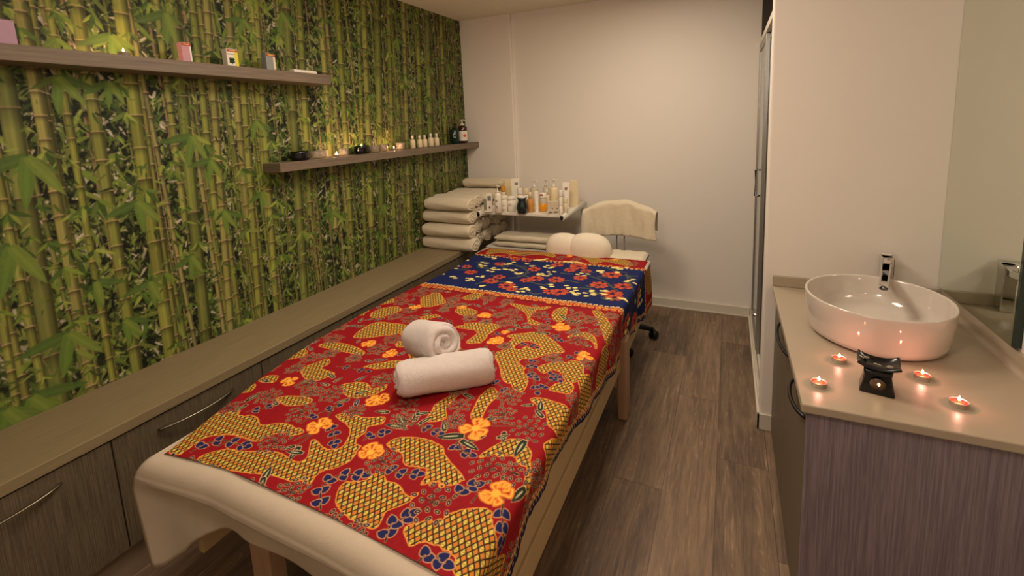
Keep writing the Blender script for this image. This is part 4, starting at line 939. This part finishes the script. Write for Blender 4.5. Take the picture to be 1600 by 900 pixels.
x, y, w, h = S(789, 331, 9, 26); bottle_round('small_bottle', 'short white bottle between the tall pump bottle and the wide jar', x, y, w, h, 'plastic_white', 'plastic_white', 'widecap', shoulder=.8, labm=('label', 'navy', (.2, .5)))
x, y, w, h = S(800, 330, 13.5, 24); bottle_round('cream_jar', 'wide white jar with lilac foot left of the dark teal pot', x, y, w, h, 'plastic_white', 'plastic_white', 'widecap', shoulder=.78, cat='jar', labm=('label', 'red', (.5, .6)))
x, y, w, h = S(816.5, 333, 19, 25)
t = thing('oil_burner', 'dark teal round oil burner pot with white rim on the trolley', 'oil burner', (x, y, ZP)); r = w/2
MB().lathe([(r*.7, 0), (r*.86, h*.06), (r, h*.33), (r*.95, h*.55), (r*.68, h*.78), (r*.7, h*.86), (r*.85, h), (r*.74, h*.98), (r*.5, h*.86), (.001, h*.84)], 26).build('pot_body', M_['teal'], t)
MB().lathe([(r*.80, h*1.0), (r*.72, h*1.07), (r*.60, h*1.06), (.001, h*.99)], 22).build('inner_bowl', M_['label'], t)
x, y, w, h = S(829, 331, 11, 31); bottle_round('amber_bottle', 'amber bottle with cream cap just right of the teal pot', x, y, w, h, 'tan', 'plastic_cream', 'cap', shoulder=.68)
x, y, w, h = S(839, 331, 6.5, 33); tube_up('squeeze_tube', 'slim white tube between the amber bottle and the orange one', x, y, w, h, 'plastic_white', 'plastic_white', .3)
x, y, w, h = S(849, 330, 11.5, 29)
t = bottle_round('gel_bottle', 'clear bottle half full of orange gel, red mark on its cap', x, y, w, h, 'frosted', 'plastic_white', 'widecap', shoulder=.74)
MB().lathe([(w*.47, h*.02), (w*.515, h*.04), (w*.515, h*.42), (w*.47, h*.43)], 20).build('gel_fill', M_['orange'], t)
MB().tube([(-w*.2, -w*.5, h*.9), (0, -w*.52, h*.95), (w*.2, -w*.5, h*.9)], w*.10, 6).build('red_mark', M_['red'], t)
x, y, w, h = S(864.5, 334, 17, 20); carton('clear_box', 'low clear box with small grey print near the right trolley corner', x, y, ZP, w, w*.5, h, 'frosted', .35, [('lettering', 'grey', -.4, -.1, .1, .22), ('lettering', 'grey', .05, .4, .1, .22), ('lettering', 'wick', -.1, -.02, .42, .5), ('lettering', 'wick', .3, .42, .42, .5)])
x, y, w, h = S(876.5, 337, 5.5, 27); bottle_round('roll_on_bottle', 'narrow pinkish white roll-on above the right black end cap', x, y, w, h, 'label', 'plastic_white', 'widecap', shoulder=.6)
x, y, w, h = S(884, 333, 7, 24); bottle_round('small_vial', 'slim cream vial with amber oil at the right trolley edge', x, y, w, h, 'plastic_cream', 'plastic_cream', 'widecap', shoulder=.7)
def B(px, top, wpx, yy):                              # a thing of a back row: its depth is given, its top read off the photo
    p = hy(px, top, yy); k = ppm(p[0], yy, 1.0); return p[0], yy, wpx/k, p[2]-ZP
x, y, w, h = B(794, 280, 10, 3.62); carton('product_carton', 'pale carton at the back of the trolley, left of the tallest carton', x, y, ZP, w*1.1, w*.5, h, 'plastic_cream', .4)
x, y, w, h = B(805, 279, 13, 3.56); carton('product_carton', 'tallest white carton standing behind the wide jar', x, y, ZP, w, w*.5, h, 'plastic_white', .4, [('lettering', 'grey', -.1, .3, .78, .86)])
x, y, w, h = B(786, 291, 6, 3.50); bottle_round('small_bottle', 'white bottle with orange cap behind the tall pump bottle', x, y, w*1.2, h, 'plastic_cream', 'orange', 'widecap', shoulder=.75)
x, y, w, h = B(812, 294, 8.5, 3.45); bottle_round('cream_jar', 'white jar peeping over the left of the teal pot', x, y, w, h, 'plastic_white', 'label', 'widecap', cat='jar')
x, y, w, h = B(822, 294, 8.5, 3.47); bottle_round('cream_jar', 'white jar peeping over the right of the teal pot', x, y, w, h, 'plastic_white', 'plastic_cream', 'widecap', cat='jar')
x, y, w, h = B(834, 281, 13, 3.60); bottle_round('pump_bottle', 'clear pump bottle at the back above the amber bottle', x, y, w, h, 'frosted', 'plastic_white', 'pump')
x, y, w, h = B(852, 281, 9, 3.68); bottle_round('pump_bottle', 'clear pump bottle at the back above the orange gel', x, y, w, h, 'frosted', 'frosted', 'pump')
x, y, w, h = B(865, 280, 14, 3.56); bottle_round('pump_bottle', 'large cream pump bottle at the back above the clear box', x, y, w, h, 'plastic_cream', 'plastic_white', 'pump')
x, y, w, h = B(854, 296, 8, 3.50); bottle_round('small_bottle', 'pale bottle with grey cap behind the orange gel bottle', x, y, w, h, 'plastic_cream', 'plastic_white', 'cap')
x, y, w, h = B(876, 297, 6.5, 3.42); bottle_round('small_bottle', 'white capped bottle in front of the red flower tube', x, y, w, h, 'label', 'plastic_white', 'widecap')
x, y, w, h = B(884, 285, 12, 3.50); tube_up('squeeze_tube', 'large white tube with red flower mark at the right of the trolley', x, y, w, h, 'label', 'plastic_white', .35, 'red')
x, y, w, h = B(896, 282, 13, 3.64); carton('product_carton', 'pale cream carton at the back right corner of the trolley', x, y, ZP, w, w*.4, h, 'plastic_cream', .35)
x, y = foot(898, 320); t = thing('makeup_pencil', 'black and white pencil lying by the right trolley edge', 'pencil', (x, y, ZP+.005), .7)
MB().tube([(-.04, 0, 0), (.0, 0, 0)], .0045, 8).build('pencil_body', M_['label'], t); MB().tube([(0, 0, 0), (.035, 0, 0)], .005, 8).build('pencil_cap', M_['black'], t)

# ================================================================ stool with backrest
CX, CY = -.75, 3.235
M_['steel_dark'] = mat('dark_steel_bar', (88, 84, 78), .35, .8)
t = thing('treatment_chair', 'black swivel chair on castors behind the bed head', 'chair', (CX, CY, 0))
MB().lathe([(.035, .07), (.04, .085), (.04, .13), (.028, .14), (.024, .40), (.05, .46), (.05, .48)], 20).build('gas_column', M_['black'], t)
b5 = MB()
for k in range(5):
    a = .28-k*2*PI/5-.0
    a = math.radians(15)+k*2*PI/5
    P0 = (math.cos(a)*.03, math.sin(a)*.03, .105); P1 = (math.cos(a)*.17, math.sin(a)*.17, .10); P2 = (math.cos(a)*.285, math.sin(a)*.285, .075)
    b5.tube([P0, P1, P2], [.034, .030, .022], 10, flat=.75); b5.tube([P2, (P2[0], P2[1], .05)], .014, 8)
base5 = b5.build('star_base', M_['black'], t)
for k in range(5):
    a = math.radians(15)+k*2*PI/5; px_, py_ = math.cos(a)*.290, math.sin(a)*.290; c = MB(); d = a+.9+k
    for s in (-1, 1):
        T = TR(px_, py_, .0330) @ RZ(d) @ Matrix.Rotation(PI/2, 4, 'X'); c.lathe([(.026, -.008+s*.016), (.032, -.005+s*.016), (.032, .007+s*.016), (.026, .010+s*.016)], 18, T=T)
    c.tube([(px_, py_, .03), (px_, py_, .068)], .015, 8); c.build('castor', M_['black'], base5)
MB().lathe([(.05, .48), (.18, .485), (.20, .50), (.20, .535), (.18, .55), (.001, .552)], 32).build('seat', M_['black'], t)
MB().tube([(0, .0, .49), (-.02, .17, .47), (-.012, .215, .52), (-.012, .215, .78)], .006, 8).build('back_bar', M_['steel_dark'], t)
MB().tube([(.0, .0, .49), (.03, .17, .47), (.045, .215, .52), (.045, .215, .78)], .006, 8).build('back_bar', M_['steel_dark'], t)
g = []
for u in np.linspace(-1, 1, 21):
    g.append([(u*.245, .215+.035-.10*u*u*.5, z) for z in np.linspace(.74, .965-.055*u*u, 6)])
MB().grid(np.array(g)).build('backrest', M_['black'], t, solid=.025)
# towel draped over the backrest
P = []
for u in np.linspace(-1, 1, 61):
    yb = CY+.215+.035-.05*u*u; ztop = .992-.075*abs(u)**2.0+.004*math.sin(u*9); row = []
    zf = .722+.012*math.sin(u*3+1)-.012*u+.016*abs(u)**3
    fx = CX+.012+u*(.272)
    for z in np.linspace(zf, ztop-.02, 18): row.append((fx+.004*math.sin(z*30+u*5), yb-.048-.004*math.sin(u*11+z*8)+.006*math.sin(u*23)*(1-(z-zf)/.3), z))
    for a in np.linspace(0, PI, 9)[1:-1]: row.append((fx, yb-.012-.036*math.cos(a), ztop-.02+.02*math.sin(a)))
    for z in np.linspace(ztop-.02, .78, 12): row.append((fx, yb+.026, z))
    P.append(row)
tag(MB().grid(np.array(P)).build('draped_towel', M_['terry_cream'], solid=-.008), 'cream towel draped over the chair backrest against the wall', 'towel')
q = MB(); pillow_block(q, -.635, 3.185, .554, .14, .10, .115, 2)
o = q.build('folded_towel', M_['terry_cream']); tag(o, 'folded cream towel lying on the chair seat at the bed corner', 'towel')

# ================================================================ things on the shelves
def tealight(name, label, x, y, z, m='wax', power=.28, col=(1, .40, .26), lit=True, r=.0205, group=None, glassed=False):
    t = thing(name, label, 'candle', (x, y, z), 0, group)
    MB().lathe([(r*.97, 0), (r, .001), (r, .0145), (r*1.03, .015), (r*.97, .0148), (r*.96, .011), (.001, .0105)], 28).build('foil_cup', M_['foil'], t)
    MB().lathe([(r*.955, .0107), (r*.955, .0122), (r*.5, .0117), (.0015, .0125)], 24).build('wax', M_[m], t)
    MB().tube([(0, 0, .0115), (.0006, 0, .018)], .0008, 6).build('wick', M_['wick'], t)
    if lit:
        MB().lathe([(.0004, .0155), (.0028, .0178), (.0035, .0205), (.0026, .0245), (.0011, .0285), (.0002, .031)], 12).build('flame', M_['flame'], t)
        l = point('candle_light', (0, 0, .029), power, col, .004); l.parent = t
    return t
z1, z2 = 1.944, 1.451
p = hx(16, 68, -2.235)
t = thing('mauve_card_box', 'mauve box at the left end of the upper shelf, cut by the picture edge', 'box', (-2.235, .765-.115, z1), 0)
MB().box(-.045, .028, -.12, .122, 0, .082).build('box_body', M_['mauve'], t, bevel=.002)
tealight('tea_candle', 'lit tea candle alone on the upper shelf, left of the small cartons', -2.215, 1.085, z1, 'wax_white', 1.3, (1, .58, .26))
def shelf_carton(name, label, pl, pr_, top, xx, m, top_m, extra=None):
    a = hx(pl, 0, xx); ya = hx(pl, 100, xx)[1]; yb = hx(pr_, 100, xx)[1]; ht = hx((pl+pr_)/2, top, xx)[2]-z1
    t = thing(name, label, 'box', (xx-.015, (ya+yb)/2, z1), 0); w = abs(yb-ya)*.72
    MB().box(-.018, .018, -w/2, w/2, 0, ht).build('carton_body', M_[m], t, bevel=.001)
    for nm, mm, y0, y1, c0, c1 in ([('top_band', top_m, -.46, .46, .84, .97)]+(extra or [])): MB().box(.0175, .0192, y0*w, y1*w, c0*ht, c1*ht).build(nm, M_[mm], t)
    MB().box(.0188, .0197, -.3*w, .3*w, .885*ht, .925*ht).build('lettering', M_['yellow' if top_m == 'red' else 'label'], t)
    return t, w, ht
shelf_carton('incense_carton', 'pink flower-printed carton with red top on the upper shelf', 284, 304, 67, -2.21, 'pink', 'red', [('side_strip', 'label', .3, .48, .05, .8)])
t, w, ht = shelf_carton('incense_carton', 'yellow carton with red top and green clover on the upper shelf', 352, 376, 77, -2.21, 'label', 'red', [('yellow_panel', 'yellow', .18, .49, .03, .83), ('small_text', 'grey', -.4, .1, .68, .72)])
q = MB()
for k in range(4): a = PI/4+k*PI/2; q.lathe([(.0075, -.0006), (.0075, .0006)], 12, T=TR(.0195, -.1*w+math.cos(a)*.0085, ht*.33+math.sin(a)*.0085) @ Matrix.Rotation(PI/2, 4, 'Y'))
q.box(.0188, .0200, -.1*w, -.1*w+.002, ht*.12, ht*.33); q.build('clover', M_['clover'], t)
shelf_carton('incense_carton', 'grey-blue carton with red top, third carton on the upper shelf', 413, 433, 84, -2.21, 'bluegrey', 'red', [('side_strip', 'plastic_cream', .25, .48, .05, .8)])
tag(MB().box(-2.235, -2.195, 1.885, 2.045, z1, z1+.016).build('incense_tray', M_['label'], bevel=.004), 'slim white tray near the right end of the upper shelf', 'tray')

def tumbler(name, label, x, y, z, r=.032, h=.045, group=None):
    t = thing(name, label, 'glass', (x, y, z), 0, group)
    MB().lathe([(r*.8, 0), (r, .004), (r*1.05, h), (r*.98, h), (r*.92, .008), (.001, .007)], 24).build('glass_cup', M_['glass'], t); return t
XS = -2.235
def yb_(px, py=240, X=XS): return hx(px, py, X)[1]
def bowl_burner(label, y, x=XS, s=1.0, lit=False):
    t = thing('candle_bowl', label, 'candle bowl', (x, y, z2)); r = .055*s
    MB().lathe([(r*.82, 0), (r*.95, .006), (r*1.0, .022*s), (r*.92, .04*s), (r*.98, .052*s), (r*.9, .05*s), (r*.78, .036*s), (r*.7, .02*s), (.001, .018*s)], 30, sx=.85).build('bowl_body', M_['black_gloss'], t)
    if lit:
        MB().lathe([(r*.6, .02), (r*.6, .034), (.001, .034)], 20, sx=.85).build('wax', M_['wax_white'], t)
        MB().lathe([(.0004, .040), (.003, .045), (.0034, .05), (.0012, .062), (.0002, .066)], 12).build('flame', M_['flame'], t)
        l = point('candle_light', (0, 0, .062), 1.0, (1, .6, .32), .004); l.parent = t
    return t
bowl_burner('unlit black bowl at the left end of the lower shelf', yb_(468))
bowl_burner('black bowl with a burning candle in the middle of the lower shelf', yb_(566), s=1.02, lit=True)
tumbler('glass_tumbler', 'clear glass cup beside the unlit black bowl', XS, yb_(494), z2); tumbler('glass_tumbler', 'clear glass cup just left of the lit candle on the lower shelf', XS-.03, yb_(509), z2)
tealight('tea_candle', 'lit tea candle between the two black bowls', -2.215, yb_(526, 240, -2.215), z2, 'wax_white', 1.2, (1, .6, .3))
tumbler('glass_tumbler', 'clear glass cup left of the burning black bowl', XS-.035, yb_(543), z2); tumbler('glass_tumbler', 'clear glass cup just right of the burning black bowl', XS-.015, yb_(588), z2)
tumbler('glass_tumbler', 'clear glass cup close to the candle by the small bottles', XS-.01, yb_(601), z2, h=.05)
tealight('tea_candle', 'lit tea candle at the right of the lower shelf, before the small bottles', -2.225, yb_(616, 236, -2.225), z2, 'wax_white', 1.5, (1, .5, .26))
tumbler('glass_tumbler', 'clear glass cup right behind the candle by the small bottles', XS-.02, yb_(630), z2, h=.05)
ZP = z2
mk = None
for k, (px, wd, hh, l) in enumerate([(645, 1, 1, 'first of the five small cream bottles, nearest the candles'), (656, 1, .97, 'second of the five small cream bottles on the lower shelf'), (664, 1, .97, 'middle one of the five small cream bottles on the lower shelf'),
                                     (673.5, 1.15, 1.08, 'fourth of the five small cream bottles, the widest of them'), (682.5, 1.1, 1.05, 'last of the five small cream bottles, nearest the pump bottles')]):
    y = yb_(px, 225, -2.24)
    if mk is None: mk = bottle_round('sample_bottle', l, -2.24, y, .040, .098, 'plastic_cream', 'plastic_white', 'cap', shoulder=.70, group='small cream bottles on the lower shelf', labm=('plastic_cream', 'grey', (.3,)))
    else: dup(mk, (-2.24, y, z2), None, l, (wd, wd, hh))
y = yb_(711, 222, -2.25); t = bottle_round('pump_bottle', 'dark green pump bottle near the end of the lower shelf', -2.25, y, .085, .178, 'green_bottle', 'black', 'pump', shoulder=.76)
q = MB(); a_ = np.linspace(.5, 5.8, 20)
q.tube([(math.cos(a)*.0+.0435*math.cos(-1.0+.28*math.cos(a)), .0435*math.sin(-1.0+.28*math.cos(a)), .075+.020*math.sin(a)) for a in a_], .0022, 6); q.build('letter_mark', M_['label'], t)
y = yb_(723, 222, -2.23); t = bottle_round('pump_bottle', 'brown pump bottle with white pump and red-dotted label at the shelf end', -2.225, y, .085, .215, 'amber', 'plastic_white', 'pump', shoulder=.74)
q = MB(); g = [[(math.cos(a)*.0434, math.sin(a)*.0434, z) for z in (.022, .112)] for a in np.linspace(-2.0, .35, 16)]; q.grid(np.array(g)); lb = q.build('label_print', M_['label'], t)
q = MB(); g = []
for rr_ in (.001, .014): g.append([(math.cos(-.62+rr_*math.cos(a)/.0442)*.0442, math.sin(-.62+rr_*math.cos(a)/.0442)*.0442, .068+rr_*math.sin(a)) for a in np.linspace(0, 2*PI, 20)])
q.grid(np.array(g)); q.build('red_dot', M_['label_red'], lb)

# ================================================================ vanity
ZV = .77
vt = thing('vanity_cabinet', 'mauve wood-grain vanity cabinet under the washbasin counter', 'vanity cabinet', (.53, 1.98, 0))
MB().box(.238-.53, XR-.002-.53, 1.49-1.98, YV-.001-1.98, .002, .742).build('body', M_['vanity_door'], vt)
MB().box(.222-.53, XR-.002-.53, 1.468-1.98, 1.489-1.98, .002, .742).build('side_panel', M_['vanity'], vt, bevel=.001)
for a, b, ya, yb, zz in ((1.492, 1.985, 1.50, 1.72, .70), (1.989, 2.48, 1.885, 2.20, .70)):
    dr = MB().box(.222-.53, .237-.53, a-1.98, b-1.98, .01, .738).build('door', M_['vanity_door'], vt, bevel=.001)
    ym, L_ = (ya+yb)/2, (yb-ya)/2
    MB().tube([(.222-.53, ym-L_-1.98, zz)]+[(.222-.53-.028*(1-(v)**2)**.6, ym+v*L_-1.98, zz) for v in np.linspace(-.97, .97, 13)]+[(.222-.53, ym+L_-1.98, zz)], .006, 8).build('handle', M_['black'], dr)
MB2 = MB(); MB2.box(.205, XR-.001, 1.447, YV-.001, ZV-.024, ZV)
ct = thing('vanity_counter', 'cream counter slab with raised wall edges carrying the round basin', 'counter', (.53, 1.98, 0))
MB().box(.205-.53, XR-.001-.53, 1.447-1.98, YV-.001-1.98, ZV-.026, ZV).build('slab', M_['counter'], ct, bevel=.004, seg=3)
MB().box(.205-.53, XR-.012-.53, YV-.016-1.98, YV-.001-1.98, ZV, ZV+.052).build('upstand', M_['counter'], ct, bevel=.003)
cv = [(XR-.001, 0), (XR-.001, .055), (XR-.012, .055), (XR-.014, .030)]+[(XR-.014-.018*(1-math.cos(a)), .018-.018*math.sin(a)+.0) for a in np.linspace(0, PI/2, 6)]
q = MB(); n = len(cv); vs = [(x-.53, 1.447-1.98, ZV+z-.0002) for x, z in cv]+[(x-.53, YV-.002-1.98, ZV+z-.0002) for x, z in cv]
q.add(vs, [tuple(range(n)), tuple(range(n, 2*n))[::-1]]+[(i, (i+1) % n, n+(i+1) % n, n+i) for i in range(n)]); q.build('upstand', M_['counter'], ct)
# basin
bt = thing('vessel_basin', 'round white ceramic vessel basin standing on the cream counter', 'basin', (.50, 2.035, ZV+.0006))
R0 = .22; HB = .15
prof = [(.001, 0), (R0-.045, 0), (R0-.028, .003), (R0-.016, .011), (R0-.010, .028), (R0-.004, .08), (R0, HB-.006), (R0-.001, HB-.001), (R0-.005, HB), (R0-.009, HB-.002), (R0-.011, HB-.007), (R0-.018, .09), (R0-.035, .05), (R0-.075, .026), (.05, .014), (.022, .010), (.001, .010)]
MB().lathe(prof, 96, sy=.245/.22).build('bowl', M_['ceramic'], bt)
MB().lathe([(.022, .0102), (.022, .013), (.019, .0145), (.001, .015)], 24).build('drain_cap', M_['chrome'], bt)
# tap
tp = thing('basin_tap', 'chrome mixer tap rising behind the basin', 'tap', (.628, 2.438, ZV+.0005))
MB().box(-.022, .022, -.028, .028, 0, .192).build('tap_body', M_['chrome'], tp, bevel=.004)
dv = Vector((.527-.628, 2.07-2.447, 0)).normalized(); ang = math.atan2(dv.y, dv.x)
T = RZ(ang)
q = MB(); q.add([(0, -.019, .145), (0, .019, .145), (0, .019, .178), (0, -.019, .178), (.355, -.015, .158), (.355, .015, .158), (.375, .015, .178), (.375, -.015, .178)], [(0, 1, 2, 3), (4, 5, 6, 7), (0, 1, 5, 4), (1, 2, 6, 5), (2, 3, 7, 6), (3, 0, 4, 7)], T=T)
s_ = q.build('spout', M_['chrome'], tp, bevel=.006, seg=3)
q = MB(); q.lathe([(.013, .153), (.0135, .155), (.0135, .164), (.012, .165)], 18, T=T @ TR(.35, 0, -.002)); q.build('aerator', M_['chrome_dark'], s_)
q = MB(); q.tube([(0, 0, .172), (0, 0, .192)], .019, 20); q.build('cartridge_ring', M_['chrome_dark'], tp)
q = MB(); q.add([(-.024, -.022, .197), (-.024, .022, .197), (-.024, .022, .206), (-.024, -.022, .206), (.15, -.019, .232), (.15, .019, .232), (.15, .019, .240), (.15, -.019, .240)], [(0, 1, 2, 3), (4, 5, 6, 7), (0, 1, 5, 4), (1, 2, 6, 5), (2, 3, 7, 6), (3, 0, 4, 7)], T=T); q.build('lever', M_['chrome'], tp, bevel=.002)
# mirror on the right wall
mr = thing('wall_mirror', 'frameless mirror on the right wall above the counter edge', 'mirror', (XR-.018, 2.2, 1.5))
MB().box(-.0015, .017, -.292, .2835, -.665, .9).build('mirror_pane', M_['mirror'], mr)
MB().box(-.0022, .017, -.305, -.2925, -.665, .9).build('glass_edge', M_['mirror_edge'], mr)
# candles on the counter
for px, py, l in ((1280, 606, 'lit tea candle nearest the front left counter corner'), (1312, 568, 'lit tea candle nearest the basin, left of the black burner'), (1443, 595, 'lit tea candle just right of the black oil burner'), (1501, 638, 'lit tea candle farthest right on the counter')):
    p = hz(px, py, ZV); tealight('tea_candle', l, p[0], p[1]+.012, ZV, 'wax', .20, (1, .33, .27), group='lit tea candles on the washbasin counter')
# black square oil burner
pa, pb = hz(1345, 612, ZV), hz(1395, 622, ZV)
ang = -.20
ob = thing('oil_burner', 'black glazed oil burner with square dish standing on the counter', 'oil burner', ((pa[0]+pb[0])/2+.006, (pa[1]+pb[1])/2+.028, ZV+.0005), ang)
hw, ht, hd = .041, .030, .030
g = []
secs = [(0, .041, .030), (.004, .042, .031), (.03, .036, .027), (.055, .0325, .0245), (.072, .034, .026)]
def sq(hw, hd, z, r=.006):
    pts = []
    for cx_, cy_, a0 in ((hw-r, -hd+r, -PI/2), (hw-r, hd-r, 0), (-hw+r, hd-r, PI/2), (-hw+r, -hd+r, PI)):
        for a in np.linspace(a0, a0+PI/2, 4): pts.append((cx_+r*math.cos(a), cy_+r*math.sin(a), z))
    return pts
q = MB(); G = np.array([sq(a, b, z) for z, a, b in secs]).transpose(1, 0, 2); q.grid(G, closed_u=True); n = len(q.v)
q.f.append(tuple(5*i for i in range(16))); q.sm.append(False); q.mi.append(0); q.f.append(tuple(5*i+4 for i in range(16))[::-1]); q.sm.append(False); q.mi.append(0)
q.build('burner_body', M_['black_gloss'], ob)
q = MB(); q.lathe([(.0185, -.0006), (.0185, .0006), (.001, .0007)], 30, T=TR(0, -.0300, .033) @ Matrix.Rotation(PI/2+.09, 4, 'X')); dsc = q.build('candle_opening', M_['disc'], ob)
q = MB(); q.lathe([(.0005, -.004), (.0022, -.001), (.0024, .001), (.0005, .005)], 10, T=TR(.003, -.0325, .034)); q.build('flame', M_['flame'], dsc)
# curved dish
g = []; N_ = 15
def dish(z_off, s, rev=False):
    G = []
    for u in np.linspace(-1, 1, N_):
        G.append([(u*.052*s, v*.043*s, .074+z_off+.012*(abs(u)**2.2)+.007*abs(v)**2.5-.006*(1-abs(u)**2)*(1-abs(v)**2)) for v in np.linspace(-1, 1, N_)])
    return np.array(G)
q = MB(); q.grid(dish(0, 1)); dd = q.build('oil_dish', M_['black_gloss'], ob, solid=-.009, bevel=.002)
ZD = .074
def on_dish(dx, dy, z): c, s = math.cos(ang), math.sin(ang); return (ob.location.x+c*dx-s*dy, ob.location.y+s*dx+c*dy, ZV+z)
tag(MB().lathe([(.001, 0), (.006, .001), (.0075, .003), (.005, .006), (.001, .007)], 14, sx=1.3).build('pebble', M_['pebble']), 'round grey pebble at the right end of the burner dish', 'pebble').location = on_dish(.026, -.018, .086)
tag(MB().lathe([(.001, 0), (.004, .001), (.0055, .003), (.004, .006), (.001, .007)], 14, sx=1.5).build('pebble', M_['pebble']), 'small tan pebble at the rear left of the burner dish', 'pebble').location = on_dish(-.028, .015, .086)
o = tag(MB().tube([(-.009, 0, 0), (0, 0, .0008), (.009, 0, 0)], .0016, 8).build('incense_stub', M_['twig']), 'pale stub lying in the middle of the burner dish', 'incense'); o.location = on_dish(-.002, -.004, .083); o.rotation_euler = (0, 0, -.5)
o = tag(MB().tube([(-.007, 0, 0), (0, 0, .0008), (.007, 0, 0)], .0016, 8).build('incense_stub', M_['twig']), 'pale stub standing against the left corner of the burner dish', 'incense'); o.location = on_dish(-.040, .008, .092); o.rotation_euler = (0, .3, -.9)
